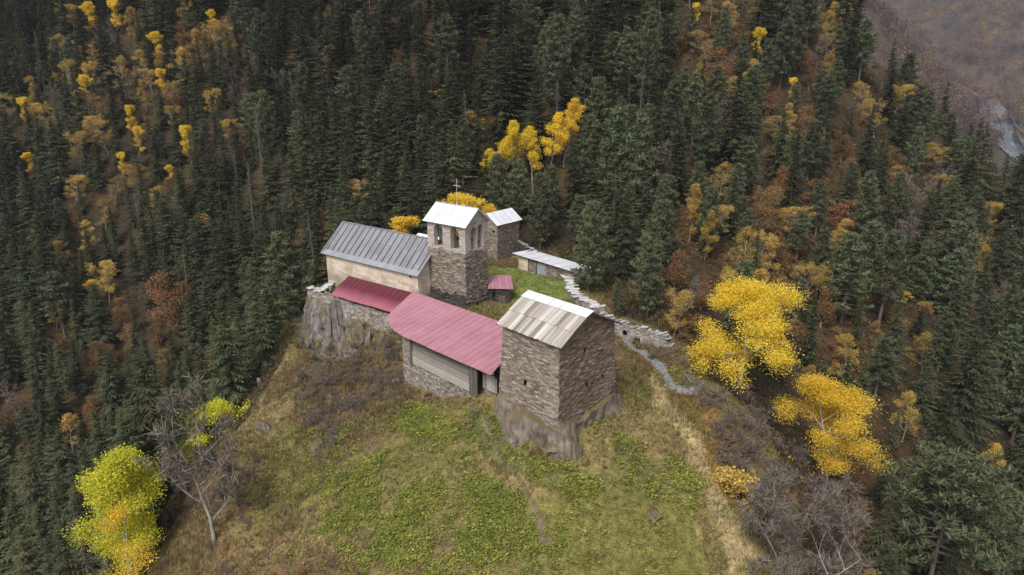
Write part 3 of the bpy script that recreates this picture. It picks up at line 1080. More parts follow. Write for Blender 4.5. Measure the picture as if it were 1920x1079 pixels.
def crag(name, label, loop, ztop, zbot, spread, mat, seed, amp=0.9, cat='rock'):
    """a rock bluff: an outline in plan carried down in ribs, wider at the foot"""
    loop = np.array(loop, float)
    c = loop.mean(0)
    seg = np.r_[0, np.cumsum(np.hypot(*np.diff(np.r_[loop, loop[:1]], axis=0).T))]
    n = int(seg[-1] / 0.16)
    s = np.linspace(0, seg[-1], n, endpoint=False)
    L2 = np.r_[loop, loop[:1]]
    x, y = np.interp(s, seg, L2[:, 0]), np.interp(s, seg, L2[:, 1])
    rows = 30
    r = random.Random(seed)
    # fractured faces: upright slabs of uneven width, each broken at its own heights
    edges, q = [0.0], 0.0
    while q < seg[-1]:
        q += r.uniform(0.25, 1.3)
        edges.append(q)
    ci = np.searchsorted(edges, s, side='right')
    offs = np.array([[r.gauss(0, 1) for _ in range(4)] for _ in range(len(edges) + 1)])
    brk = np.array([sorted(r.uniform(0.1, 0.95) for _ in range(3)) for _ in range(len(edges) + 1)])
    V = []
    for j in range(rows + 1):
        t = j / rows
        tilt = t + (noise3(s * 0.5, 1, 0, seed + 11) - 0.5) * 0.35
        z = ztop + (zbot - ztop) * t
        zz = z + (noise3(s * 0.5, 3, 0, seed) - 0.5) * 1.6 * (1 - t) ** 2 + (noise3(s * 2.1, t * 9, 0, seed + 5) - 0.5) * 0.25
        dx, dy = x - c[0], y - c[1]
        ln = np.hypot(dx, dy)
        k = (tilt[:, None] > brk[ci]).sum(1)
        slabs = offs[ci, k] * 0.26 * amp
        rib = slabs + (noise3(x * 0.8, y * 0.8, t * 2.6, seed + 1) - 0.5) * amp * 1.2 + (noise3(x * 3.1, y * 3.1, t * 8.0, seed + 2) - 0.5) * amp * 0.35 + (noise3(x * 0.35, y * 0.35, t * 2.2, seed + 4) - 0.5) * amp * 1.8
        push = spread * t ** 1.2 + rib * min(1, 0.15 + t * 4) + 0.12 * k * amp
        V.append(np.stack([x + dx / ln * push, y + dy / ln * push, zz], 1))
    V.append(np.array([[c[0], c[1], ztop + 0.2]]))
    V = np.concatenate(V)
    F = []
    for j in range(rows):
        for i in range(n):
            i2 = (i + 1) % n
            F.append((j * n + i2, j * n + i, (j + 1) * n + i, (j + 1) * n + i2))
    top = len(V) - 1
    F += [(i, (i + 1) % n, top, top) for i in range(n)]
    root = np.array((c[0], c[1], zbot))
    me = bpy.data.meshes.new(name)
    me.from_pydata([tuple(p) for p in V - root], [], [f if f[2] != f[3] else f[:3] for f in F])
    me.materials.append(mat)
    me.update()
    o = put(name, me)
    o.location = tuple(root)
    return tag(o, label, cat)


# ------------------------------------------------------------------ 1. the house tower on its rock
nL = (L_ - N_) / np.linalg.norm(L_ - N_)
nR = (R_ - N_) / np.linalg.norm(R_ - N_)
LL, LR = float(np.linalg.norm(L_ - N_)), float(np.linalg.norm(R_ - N_))
cen = (N_ + K_) / 2
PR = [(-0.55, 8.35), (1.55, 9.55), (3.55, 10.55), (4.75, 10.95), (LR + 0.6, 8.4)]
prof = lambda d: float(np.interp(d, [p[0] for p in PR], [p[1] for p in PR]))
tw = thing('stone_tower_house', 'tall brown slate-stone house tower with silvered plank gable roof, standing on a bare rock plinth', 'stone house', (cen[0], cen[1], -1.5))


def slit(u, v, a, d, w=0.34, h=0.62):
    uu, z = onV(u, v, a, d)
    return (uu - w / 2, uu + w / 2, z - h / 2, z + h / 2)


sl_front = slit(987, 717, N_, nL)
sl_r1 = slit(1095, 657, N_, nR, 0.34, 0.5)
sl_r2 = slit(1097, 719, N_, nR, 0.34, 0.6)
sl_r3 = slit(1126, 704, N_, nR, 0.3, 0.4)
flip = lambda h: (LL - h[1], LL - h[0], h[2], h[3])
masonry('wall', [
    (L_, N_, const(-3.6), const(8.75), 0, [flip(sl_front)]),
    (N_, R_, const(-3.6), lambda u: max(8.7, prof(u) - 0.12), 1, [sl_r1, sl_r2, sl_r3]),
    (R_, K_, const(-3.6), const(8.7), 1, []),
    (K_, L_, const(-3.6), lambda u: max(8.7, prof(LR - u) - 0.12), 0, [])], [M['stone_pale'], M['stone_rust']], tw, 0.085, 0.17, 3, cen, 0.009, 8.6)


def slit_box(h, a, d, parent, sign=1):
    """dark recess behind a loophole, with a stone lintel above it"""
    inw = np.array([-d[1], d[0]]) * sign
    k = 1 + 0.009 * (8.6 - (h[2] + h[3]) / 2)
    P = lambda u, q, z: np.r_[cen + (a + d * u - cen) * k + inw * q, z]
    mb = MB()
    u0, u1, z0, z1 = h[0] - 0.12, h[1] + 0.12, h[2] - 0.12, h[3] + 0.12
    mb.face([P(u0, 0.45, z0), P(u1, 0.45, z0), P(u1, 0.45, z1), P(u0, 0.45, z1)])
    for e in (((u0, z0), (u1, z0)), ((u1, z0), (u1, z1)), ((u1, z1), (u0, z1)), ((u0, z1), (u0, z0))):
        (ua, za), (ub, zb) = e
        mb.face([P(ua, 0.03, za), P(ub, 0.03, zb), P(ub, 0.45, zb), P(ua, 0.45, za)])
    w = mb.build('window', M['void'], parent)
    lb = MB()
    lb.bar(P(u0 - 0.05, 0.10, z1 - 0.02), P(u1 + 0.05, 0.10, z1 - 0.02), 0.22, 0.08)
    lo = lb.mesh('lintel', [M['dark_wood']], parent.location)
    o = put('lintel', lo, w)
    return w


slit_box(sl_front, N_, nL, tw, -1)
for h in (sl_r1, sl_r2, sl_r3):
    slit_box(h, N_, nR, tw, 1)


def rp(u, d, z):
    return np.r_[N_ + nL * u + nR * d, z]


rr = random.Random(4)
roof_e = thing('roof', None, None, (0, 0, 0))
roof_e.parent = tw
roof_e.location = (0, 0, 0)
roof_e.name = 'roof'


def plank_row(name, d0, d1, mat, lift, wmin, wmax, jag=0.08, over=0.6):
    mb = MB()
    u = -over
    while u < LL + over:
        w = rr.uniform(wmin, wmax)
        u1 = min(u + w - 0.02, LL + over)
        a, b_ = d0 - rr.uniform(0, jag), d1
        dz = lift + rr.uniform(0, 0.035)
        mb.slab([rp(u, a, prof(a) + dz), rp(u1, a, prof(a) + dz + rr.uniform(-.01, .02)), rp(u1, b_, prof(b_) + dz), rp(u, b_, prof(b_) + dz)], 0.05, 0, rr.random())
        u += w
    me = mb.mesh(name, [mat], tw.location)
    return put(name, me, roof_e)


plank_row('plank_row', -0.5, 1.62, M['roof_wood'], 0.06, 0.35, 0.75)
plank_row('plank_row', 1.5, 3.62, M['roof_wood'], 0.13, 0.35, 0.75)
plank_row('plank_row', LR + 0.55, 4.75, M['roof_wood_far'], 0.06, 0.3, 0.5, 0.15)
mb = MB()
u = -0.62
for w in (1.9, 2.1, 1.7, 2.3, 2.0):
    u1 = min(u + w, LL + 0.62)
    dz = 0.20 + rr.uniform(0, 0.02)
    mb.slab([rp(u, 3.5, prof(3.5) + dz), rp(u1 + 0.06, 3.5, prof(3.5) + dz), rp(u1 + 0.06, 4.78, prof(4.75) + dz), rp(u, 4.78, prof(4.75) + dz)], 0.02)
    mb.bar(rp(u1, 3.5, prof(3.5) + dz + 0.01), rp(u1, 4.78, prof(4.75) + dz + 0.01), 0.05, 0.03, 1)
    u += w
mb.slab([rp(-0.62, 4.78, prof(4.75) + 0.21), rp(LL + 0.62, 4.78, prof(4.75) + 0.21), rp(LL + 0.62, 5.5, prof(5.5) + 0.15), rp(-0.62, 5.5, prof(5.5) + 0.15)], 0.02)
put('metal_sheet', mb.mesh('metal_sheet', [M['patch_metal'], M['white_seam']], tw.location), roof_e)
mb = MB()
for q in ((-0.5, 4.75), (LR + 0.55, 4.75)):
    for uu in (-0.5, LL + 0.5):
        mb.bar(rp(uu, q[0], prof(q[0]) - 0.04), rp(uu, q[1], prof(q[1]) - 0.04), 0.12, 0.16)
for d in (0.0, 1.55, 3.55, 4.75, 6.3, 7.8, LR):
    mb.bar(rp(-0.58, d, prof(d) - 0.10), rp(LL + 0.58, d, prof(d) - 0.10), 0.12, 0.12)
put('rafters', mb.mesh('rafters', [M['dark_wood']], tw.location), roof_e)

# the bluff it stands on
def tp(u, d):
    return N_ + nL * u + nR * d


crag('rock_bluff', 'grey-brown ribbed rock bluff carrying the stone house tower', [tp(-0.35, -0.6), tp(0.7, -1.0), tp(2.4, -1.05), tp(4.6, -0.9), tp(LL + 0.2, -0.75), tp(LL + 0.8, 3), tp(LL * 0.5, LR + 0.6), tp(-0.7, LR + 0.9), tp(-0.95, LR * 0.72), tp(-0.95, LR * 0.35), tp(-0.85, 0.7), tp(-0.6, -0.2)],
     -0.5, -7.4, 1.25, M['rock'], 12, 0.95)

# ------------------------------------------------------------------ 2. the church
cc = chp(CHL / 2, 4.5)
ch = thing('church', 'long church with stained cream plaster walls and grey standing-seam metal roof', 'church', (cc[0], cc[1], 0))
EZ = 5.75
gab = lambda s: EZ + 4.35 * (1 - abs(s - 4.5) / 4.5)
masonry('wall', [
    (chp(CHL, 0), chp(0, 0), const(-2.0), const(EZ), 0, []),
    (chp(0, 0), chp(0, 9), const(-1.5), gab, 0, []),
    (chp(0, 9), chp(CHL, 9), const(-2.0), const(EZ), 0, []),
    (chp(CHL, 9), chp(CHL, 0), const(-3.0), gab, 0, [])], [M['plaster']], ch, 0.012, 0.4, 8)


def cr(u, s, z):
    return np.r_[chp(u, s), z]


mb = MB()
U0, U1 = -0.55, CHL + 0.65
ES, E2, RZ = -0.6, 0.35, 10.25
ez, e2z = 5.62, 6.22
for sg in (0, 1):
    q = (lambda s: s) if sg == 0 else (lambda s: 9 - s)
    mb.slab([cr(U0, q(ES), ez), cr(U1, q(ES), ez), cr(U1, q(E2), e2z), cr(U0, q(E2), e2z)], 0.10, 1)
    mb.slab([cr(U0, q(E2), e2z), cr(U1, q(E2), e2z), cr(U1, q(4.5), RZ), cr(U0, q(4.5), RZ)], 0.10, 0)
    for k in range(17):
        u = U0 + 0.75 + k * (U1 - U0 - 1.1) / 16.2
        mb.bar(cr(u, q(E2 - 0.08), e2z + 0.03), cr(u, q(4.42), RZ - 0.03), 0.085, 0.10, 2)
    mb.bar(cr(U0 + 0.03, q(ES), ez + 0.03), cr(U0 + 0.03, q(4.5), RZ + 0.03), 0.12, 0.12, 1)
    mb.bar(cr(U1 - 0.03, q(ES), ez + 0.03), cr(U1 - 0.03, q(4.5), RZ + 0.03), 0.16, 0.10, 1)
mb.bar(cr(U0, 4.5, RZ + 0.03), cr(U1, 4.5, RZ + 0.03), 0.30, 0.07, 1)
mb.build('roof', [M['zinc'], M['zinc_edge'], M['seam']], ch)
mb = MB()
mb.tube([cr(0.55, -0.10, 5.4), cr(0.5, -0.12, 3.0), cr(0.5, -0.12, 1.2)], [0.035] * 3, 6)
mb.build('downpipe', M['white_metal'], ch)
mb = MB()
mb.bar(cr(1.5, -0.03, 5.1), cr(1.75, -0.03, 5.1), 0.12, 0.28)
mb.build('vent', M['void'], ch)

# ------------------------------------------------------------------ 3. the bell tower
BL = BT + dl * BTW
BR = BT + dr * BTD
BK = BL + dr * BTD
bc = (BT + BK) / 2
bt = thing('bell_tower', 'square slate bell tower with arched belfry, white metal gable roof and a tall cross', 'bell tower', (bc[0], bc[1], 0.8))
soot = lambda u: 3.0 + 0.25 * math.sin(u * 1.3) + 0.2 * math.sin(u * 3.7)
sootE = lambda u: 1.9 + 0.12 * u + 0.12 * math.sin(u * 4)
dh = (3.0, 4.2, -1, 1.7)
SH = 9.75
masonry('wall', [
    (BL, BT, const(-1.5), soot, 1, []), (BL, BT, soot, const(SH), 0, []),
    (BT, BR, const(-1.5), sootE, 1, [dh]), (BT, BR, sootE, const(SH), 0, [(3.3, 3.55, 5.0, 6.1)]),
    (BR, BK, const(-1.5), const(SH), 0, []), (BK, BL, const(-1.5), const(SH), 0, [])], [M['stone_mid'], M['stone_dark']], bt, 0.075, 0.18, 5)


def bp(u, w, z):
    return np.r_[BT + dl * u + dr * w, z]


mb = MB()
mb.hexa([bp(-0.02, -0.02, SH - 0.2)[:3], bp(-0.02, BTD + 0.02, SH - 0.2), bp(BTW + 0.02, BTD + 0.02, SH - 0.2), bp(BTW + 0.02, -0.02, SH - 0.2)],
        [bp(-0.02, -0.02, SH), bp(-0.02, BTD + 0.02, SH), bp(BTW + 0.02, BTD + 0.02, SH), bp(BTW + 0.02, -0.02, SH)])
mb.build('belfry_floor', M['slab_grey'], bt)


def arch_panel(width, z0, z1, arches, th, O, D, T):
    """flat wall with arched openings; O origin, D direction along, T direction of thickness; returns world verts and faces"""
    cu = bpy.data.curves.new('panel', 'CURVE')
    cu.dimensions = '2D'
    cu.fill_mode = 'BOTH'
    cu.extrude = th / 2

    def spl(pts):
        s = cu.splines.new('POLY')
        s.points.add(len(pts) - 1)
        for p, q in zip(s.points, pts):
            p.co = (q[0], q[1], 0, 1)
        s.use_cyclic_u = True
    n = 14
    out = [(0, z0)] + [(width * i / n, z0) for i in range(1, n)] + [(width, z0), (width, z1)] + [(width * (n - i) / n, z1) for i in range(1, n)] + [(0, z1)]
    spl(out)
    for uc, w, zs, zt in arches:
        r = w / 2
        pts = [(uc - r, zs), (uc + r, zs)]
        for k in range(0, 13):
            a = math.pi * k / 12
            pts.append((uc + r * math.cos(a), zt - r + r * math.sin(a)))
        spl(pts)
    ob = bpy.data.objects.new('panel', cu)
    me = bpy.data.meshes.new_from_object(ob)
    bpy.data.objects.remove(ob)
    V = [np.r_[O + D * v.co.x + T * (th / 2 + v.co.z), v.co.y] for v in me.vertices]
    F = [tuple(p.vertices) for p in me.polygons]
    bpy.data.meshes.remove(me)
    return V, F


mb = MB()
TH = 0.75
BZ1 = 13.95
aS = [(2.12, 1.75, 9.95, 13.35), (5.5, 1.75, 9.95, 13.35)]
aE = [(1.65 - TH + 0.15, 1.25, 9.95, 13.3), (BTD - 1.6 - TH, 1.25, 9.95, 13.9 - 0.35)]
for args in ((BTW, SH, BZ1, aS, TH, BT, dl, dr), (BTW, SH, BZ1, aS, TH, BR - dr * TH, dl, dr),
             (BTD - 2 * TH, SH, BZ1, aE, TH, BT + dr * TH, dr, dl), (BTD - 2 * TH, SH, BZ1, aE, TH, BT + dl * (BTW - TH) + dr * TH, dr, dl)):
    V, F = arch_panel(*args)
    for f in F:
        mb.face([V[i] for i in f])
# gables under the roof ends
RZB = 16.0
for w0 in (0.0, BTW - 0.5):
    a, b_, c_ = bp(w0, 0, BZ1), bp(w0, BTD, BZ1), bp(w0, BTD / 2, RZB - 0.15)
    sh_ = np.r_[dl * 0.5, 0]
    mb.face([a, b_, c_])
    mb.face([a + sh_, c_ + sh_, b_ + sh_])
    mb.face([a, a + sh_, b_ + sh_, b_])
    mb.face([a, c_, c_ + sh_, a + sh_])
    mb.face([b_, b_ + sh_, c_ + sh_, c_])
bel = mb.build('belfry', M['belfry'], bt)
bm = bmesh.new()
bm.from_mesh(bel.data)
bmesh.ops.remove_doubles(bm, verts=bm.verts, dist=0.002)
bmesh.ops.recalc_face_normals(bm, faces=bm.faces)
bm.to_mesh(bel.data)
bm.free()
auto_uv(bel.data)
mb = MB()
sl = (RZB - BZ1) / (BTD / 2)
o_ = 0.5
for sg in (0, 1):
    q = (lambda w: w) if sg == 0 else (lambda w: BTD - w)
    zz = lambda w: BZ1 + sl * w + 0.10
    mb.slab([bp(-o_, q(-o_), zz(-o_)), bp(BTW + o_, q(-o_), zz(-o_)), bp(BTW + o_, q(BTD / 2), zz(BTD / 2)), bp(-o_, q(BTD / 2), zz(BTD / 2))], 0.08, 0)
    for k in range(1, 4):
        u = -o_ + (BTW + 2 * o_) * (k / 4)
        mb.bar(bp(u, q(-o_), zz(-o_) + 0.03), bp(u, q(BTD / 2), zz(BTD / 2) + 0.03), 0.06, 0.07, 1)
mb.bar(bp(-o_, BTD / 2, RZB + 0.13), bp(BTW + o_, BTD / 2, RZB + 0.13), 0.22, 0.06, 1)
mb.build('roof', [M['white_metal'], M['white_seam']], bt)
mb = MB()
for e in (0.1, BTD - 0.1):
    mb.bar(bp(-0.45, e, BZ1 + 0.02), bp(BTW + 0.45, e, BZ1 + 0.02), 0.2, 0.14)
mb.build('wall_plate', M['dark_wood'], bt)
mb = MB()
cu_, cw_ = 3.85, BTD / 2
mb.tube([bp(cu_, cw_, 15.9), bp(cu_, cw_, 17.4), bp(cu_, cw_, 20.0)], [0.045, 0.035, 0.03], 8)
mb.tube([bp(cu_ - 0.75, cw_ - 0.1, 18.98), bp(cu_ + 0.75, cw_ + 0.1, 18.98)], [0.035, 0.035], 8)
mb.tube([bp(cu_, cw_, 16.0), bp(cu_, cw_, 16.45)], [0.16, 0.06], 8)
mb.build('cross', M['cross'], bt)
mb = MB()
p0, p1 = bp(0.45, 3.0, 0), bp(0.45, 4.2, 0)
mb.hexa([np.r_[p0[:2], 0.2], np.r_[p1[:2], 0.2], np.r_[(p1[:2] + dl * 0.1), 0.2], np.r_[(p0[:2] + dl * 0.1), 0.2]], [np.r_[p0[:2], 1.75], np.r_[p1[:2], 1.75], np.r_[(p1[:2] + dl * 0.1), 1.75], np.r_[(p0[:2] + dl * 0.1), 1.75]])
mb.build('door', M['void'], bt)
mb = MB()
mb.bar(bp(-0.06, 2.8, -0.5), bp(-0.06, 2.8, 1.75), 0.22, 0.22, up=(1, 0, 0))
mb.bar(bp(-0.08, 1.6, 1.85), bp(-0.08, 4.6, 1.95), 0.24, 0.26)
mb.build('door_frame', M['dark_wood'], bt)

# ------------------------------------------------------------------ 4. sooty porch beside the bell tower
pa, pb = BR + np.array((0.1, -0.3)), np.array((-0.35, 104.2))
pdv = (pb - pa) / np.linalg.norm(pb - pa)
pbk = np.array((-pdv[1], pdv[0]))
PLn = float(np.linalg.norm(pb - pa))
po = thing('stone_porch', 'small soot-dark stone porch with a red sheet roof against the bell tower', 'porch', ((pa + pb)[0] / 2, (pa + pb)[1] / 2 + 1.5, 0.2))
masonry('wall', [(pa, pb, const(-1.2), const(3.35), 0, [(0.55, 0.95, 1.9, 2.7)]), (pb, pb + pbk * 3.2, const(-1), lambda u: 3.35 + 0.3 * u, 0, []),
                 (pa + pbk * 3.2, pa, const(-1), lambda u: 4.3 - 0.3 * u, 0, [])], [M['stone_dark']], po, 0.05, 0.2, 15)
mb = MB()
mb.slab([np.r_[pa + pbk * -0.35 - pdv * 0.1, 3.38], np.r_[pb + pbk * -0.35 + pdv * 0.6, 3.3], np.r_[pb + pbk * 3.5 + pdv * 0.2, 4.4], np.r_[pa + pbk * 3.5 - pdv * 0.1, 4.5]], 0.06)
mb.build('roof', M['red_faded'], po)
mb = MB()
q0, q1 = pa + pdv * 1.5 - pbk * 0.10, pa + pdv * 2.5 - pbk * 0.10
mb.hexa([np.r_[q0, -0.3], np.r_[q1, -0.3], np.r_[q1 + pbk * 0.1, -0.3], np.r_[q0 + pbk * 0.1, -0.3]], [np.r_[q0, 2.0], np.r_[q1, 2.0], np.r_[q1 + pbk * 0.1, 2.0], np.r_[q0 + pbk * 0.1, 2.0]])
mb.build('door', M['dark_wood'], po)
mb = MB()
q0 = pa + pdv * 0.75 + pbk * 0.4
mb.bar(np.r_[q0 - pdv * 0.4, 2.3], np.r_[q0 + pdv * 0.4, 2.3], 0.1, 1.2)
mb.build('window', M['void'], po)

SLP = (3.9 - 1.8) / 8.28
# ------------------------------------------------------------------ 5. timber hall with the faded red roof
hc = hall(10, 4)
hl = thing('timber_hall', 'low hall of rubble and grey boards under a wide faded red corrugated roof', 'hall', (hc[0], hc[1], -3.5))
LE = 19.0
topz = lambda u: 0.95 + 0.04 * math.sin(u * 3)
masonry('stone_wall', [
    (hall(LE, 0.6), hall(16.9, 0.6), const(-8.0), const(1.55), 0, []),
    (hall(16.9, 0.6), hall(4.4, 0.6), const(-8.0), lambda u: -2.15 + 0.1 * math.sin(u * 2), 0, []),
    (hall(4.4, 0.6), hall(3.0, 0.75), const(-6.0), const(-1.95), 0, []),
    (hall(3.0, 1.6), hall(0.9, 1.6), const(-6.0), const(-1.0), 0, []),
    (hall(21.6, 2.8), hall(LE, 0.6), const(-8.0), lambda u: 1.62 + SLP * (2.8 - 0.65 * u), 1, []),
    (hall(26.2, 8.0), hall(21.6, 2.8), const(-7.0), lambda u: 1.62 + SLP * (8.0 - 0.75 * u), 1, []),
    (hall(3.0, 8.5), hall(26.0, 8.0), const(-3), const(3.3), 1, []),
    (hall(0.9, 1.6), hall(3.0, 8.5), const(-5), lambda u: 1.75 + 0.235 * u, 1, [])], [M['stone_base'], M['stone_dark']], hl, 0.06, 0.22, 25)
rr = random.Random(11)
mb = MB()
z = -2.12
hs_ = [0.34, 0.30, 0.36, 0.33, 0.30, 0.38, 0.34, 0.36, 0.40, 0.36]
for k, h in enumerate(hs_):
    off = 0.62 + (0.0 if k < 5 else 0.10) + rr.uniform(-0.03, 0.03)
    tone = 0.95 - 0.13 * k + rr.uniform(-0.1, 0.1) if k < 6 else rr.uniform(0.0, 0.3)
    ua = 4.5 + rr.uniform(0, 0.1)
    a_, b_ = hall(16.7, off), hall(ua, off)
    mb.bar(np.r_[a_, z + h / 2], np.r_[b_, z + h / 2], 0.09, h - 0.03, 0, max(0, min(1, tone)))
    z += h
mb.build('plank_wall', M['wall_wood'], hl)
mb = MB()
mb.bar(np.r_[hall(16.85, 0.50), -2.3], np.r_[hall(16.85, 0.50), 1.6], 0.3, 0.3, up=(1, 0, 0))
mb.build('post', M['dark_wood'], hl)
mb = MB()
for k in range(4):
    u = 4.35 - k * 0.36
    mb.bar(np.r_[hall(u, 0.5 + 0.03 * (k % 2)), -2.2], np.r_[hall(u, 0.5 + 0.03 * (k % 2)), 1.55], 0.34, 0.16, up=(du[0], du[1], 0), tone=rr.random())
mb.build('corner_boards', M['dark_wood'], hl)
mb = MB()
for k in range(7):
    u = 2.9 - k * 0.37
    mb.bar(np.r_[hall(u, 1.42), -1.2], np.r_[hall(u, 1.42), 0.7 + 0.1 * (k % 3)], 0.35, 0.08, up=(du[0], du[1], 0), tone=rr.random() * 0.8)
mb.build('door', M['wall_wood'], hl)
mb = MB()
mb.bar(np.r_[hall(3.1, 1.75), 0.9], np.r_[hall(0.75, 1.75), 0.5], 0.1, 2.6)
mb.build('doorway', M['void'], hl)

SLP = (3.9 - 1.8) / 8.28


def on_roof(u, v, base_u=None):
    r = ray(u, v)
    n = np.r_[-du * SLP, 1.0]
    P0 = np.r_[E0[:2], 1.8]
    t = (n @ (P0 - CAM)) / (n @ r)
    P = CAM + r * t
    return float((P[:2] - E0[:2]) @ de), float((P[:2] - E0[:2]) @ du)


ul = [on_roof(*p) for p in ((775, 547), (732, 585), (727, 599), (731, 613), (740, 622), (753, 632))]
low = [(0.0, 0.0)] + [(p[0], p[1]) for p in reversed(ul)]
low[1] = (low[1][0], -0.25)
upp = [(0.0, 0.05), (3.0, 8.95), (ul[0][0] + 0.01, ul[0][1])]


def corrugated(name, low, upp, P, parent, mat, wave=0.2, amp=0.022, vbase=0.0, seg=5):
    umin, umax = low[0][0], min(low[-1][0], upp[-1][0])
    us = np.arange(umin, umax, wave / seg)
    dlo = np.interp(us, [p[0] for p in low], [p[1] for p in low])
    dhi = np.interp(us, [p[0] for p in upp], [p[1] for p in upp])
    dhi = np.maximum(dhi, dlo + 0.02)
    nd_ = 8
    V, UV = [], []
    jag = np.floor(us / 1.1)
    dlo = dlo + (noise3(jag * 3.3, 1, 1, 8) - 0.5) * 0.10
    for k in range(nd_ + 1):
        d = dlo + (dhi - dlo) * k / nd_
        wz = amp * np.sin(us * 2 * math.pi / wave) + (noise3(us * 0.35, d * 0.5, 0, 66) - 0.5) * 0.07
        V.append(np.array([P(u, dd, w) for u, dd, w in zip(us, d, wz)]))
        UV.append(np.stack([us, d - vbase], 1))
    V = np.concatenate(V) - np.array(parent.location)
    UV = np.concatenate(UV)
    n = len(us)
    F = [(k * n + i, k * n + i + 1, (k + 1) * n + i + 1, (k + 1) * n + i) for k in range(nd_) for i in range(n - 1)]
    me = np_mesh(name, V, F, [mat], smooth=True)
    uvl = me.uv_layers.new(name='UVMap')
    uvl.data.foreach_set('uv', UV[np.array(F).ravel()].astype(np.float32).ravel())
    return put(name, me, parent)


hr = corrugated('roof', low, upp, lambda u, d, w: np.r_[hall(u, d), 1.8 + SLP * d + w], hl, M['red_faded'])
mb = MB()
for k in range(15):
    u = 0.5 + k * 1.32
    dm = min(8.3, 0.15 + (u - 0.3) * 2.7)
    mb.bar(np.r_[hall(u, 0.15), 1.70 + SLP * 0.15], np.r_[hall(u, dm), 1.70 + SLP * dm], 0.12, 0.14)
mb.bar(np.r_[hall(0.1, 0.55), 1.66], np.r_[hall(19.0, 0.55), 1.66], 0.18, 0.2)
put('rafters', mb.mesh('rafters', [M['dark_wood']], hl.location), hl)

# ------------------------------------------------------------------ 6. red lean-to along the church
LT0, LTS = 2.65, 0.52


def on_lean(u, v):
    n = np.r_[-dn * LTS, 1.0]
    P0 = np.r_[CH, LT0]
    r = ray(u, v)
    P = CAM + r * ((n @ (P0 - CAM)) / (n @ r))
    return float((P[:2] - CH) @ dW), float((P[:2] - CH) @ dn)


lq = [on_lean(*p) for p in ((779, 548), (652, 519), (620, 553), (732, 585))]
ln_ = thing('lean_to_roof', 'deep crimson corrugated lean-to roof below the church wall, paler along its eave', 'lean-to', (*chp(9, -2), 0.5))
lowL = sorted([(lq[3][0] - 2.5, lq[3][1]), (lq[2][0], lq[2][1]), (lq[1][0] + 0.02, -0.06)])
uppL = sorted([(lq[3][0] - 2.5, -0.06), (lq[1][0], -0.06), (lq[1][0] + 0.03, -0.06)])
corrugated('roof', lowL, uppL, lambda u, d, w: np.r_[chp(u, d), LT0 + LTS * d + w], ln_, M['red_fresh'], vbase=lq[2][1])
mb = MB()
for k in range(12):
    u = lq[3][0] + 0.2 + k * (lq[2][0] - lq[3][0] - 0.4) / 11
    mb.bar(np.r_[chp(u, lq[3][1] + 0.15), LT0 + LTS * lq[3][1] - 0.05], np.r_[chp(u, -0.1), LT0 - 0.12], 0.1, 0.12)
put('rafters', mb.mesh('rafters', [M['dark_wood']], ln_.location), ln_)
SP = -3.7
mb = MB()
for k in range(5):
    u = lq[3][0] + 1 + k * (lq[2][0] - lq[3][0] - 2) / 4
    mb.bar(np.r_[chp(u, SP + 0.3), -1.5], np.r_[chp(u, SP + 0.3), LT0 + LTS * (SP + 0.3) - 0.1], 0.16, 0.16, up=(1, 0, 0))
put('posts', mb.mesh('posts', [M['dark_wood']], ln_.location), ln_)

# ------------------------------------------------------------------ 7. retaining wall under the lean-to, with slates on its end
uW = onV(577, 545, chp(0, SP), dW)[0]
rw = thing('retaining_wall', 'mottled stone retaining wall holding the church terrace above the rock face', 'stone wall', (*chp(10, SP), -2))
wav = lambda u: 0.05 + 0.25 * math.sin(u * 0.9) * (1 if u < 7 else 0.3) - (0.15 if u > 7 else 0)
RWD = -7.5
masonry('wall', [(chp(uW, SP), chp(-4.5, SP), const(RWD), wav, 0, []), (chp(-4.5, SP), chp(-4.5, SP + 1), const(RWD), const(0), 0, []),
                 (chp(-4.5, SP + 1), chp(uW - 1, SP + 1), const(-2), wav, 0, []),
                 (chp(uW + 0.5, SP + 5.5), chp(uW, SP), const(-6), const(0.0), 0, []), (chp(uW - 1, SP + 1), chp(uW - 0.5, SP + 5.5), const(-3), const(0.0), 0, [])], [M['stone_ruin']], rw, 0.08, 0.25, 35)
rr = random.Random(21)


def coping(line, zf, width, mat, parent, n, seed, smin=0.7, smax=1.3, over=0.2):
    """overlapping flat slates laid along the top of a wall"""
    r = random.Random(seed)
    line = np.array(line, float)
    seg = np.r_[0, np.cumsum(np.hypot(*np.diff(line, axis=0).T))]
    mb = MB()
    for k in range(n):
        s = seg[-1] * (k + 0.5) / n
        p = np.array([np.interp(s, seg, line[:, 0]), np.interp(s, seg, line[:, 1])])
        q = np.array([np.interp(s + 0.3, seg, line[:, 0]), np.interp(s + 0.3, seg, line[:, 1])])
        p0 = np.array([np.interp(s - 0.3, seg, line[:, 0]), np.interp(s - 0.3, seg, line[:, 1])])
        t = (q - p0) / (np.linalg.norm(q - p0) + 1e-9)
        nn = np.array([-t[1], t[0]])
        p = p + nn * r.uniform(-over, over)
        L = seg[-1] / n * r.uniform(smin, smax) * 0.62
        W = width * r.uniform(0.35, 0.55)
        a = r.uniform(-0.25, 0.25)
        t2 = t * math.cos(a) + nn * math.sin(a)
        n2 = np.array([-t2[1], t2[0]])
        z = zf(s) + r.uniform(0, 0.10)
        tl_ = [r.uniform(-0.06, 0.06) for _ in range(4)]
        cs = [p - t2 * L - n2 * W, p + t2 * L * r.uniform(.8, 1) - n2 * W, p + t2 * L + n2 * W * r.uniform(.7, 1), p - t2 * L * r.uniform(.8, 1) + n2 * W]
        mb.slab([np.r_[c, z + e] for c, e in zip(cs, tl_)], 0.07, 0, r.random())
    return mb.build('slate_coping', mat, parent)


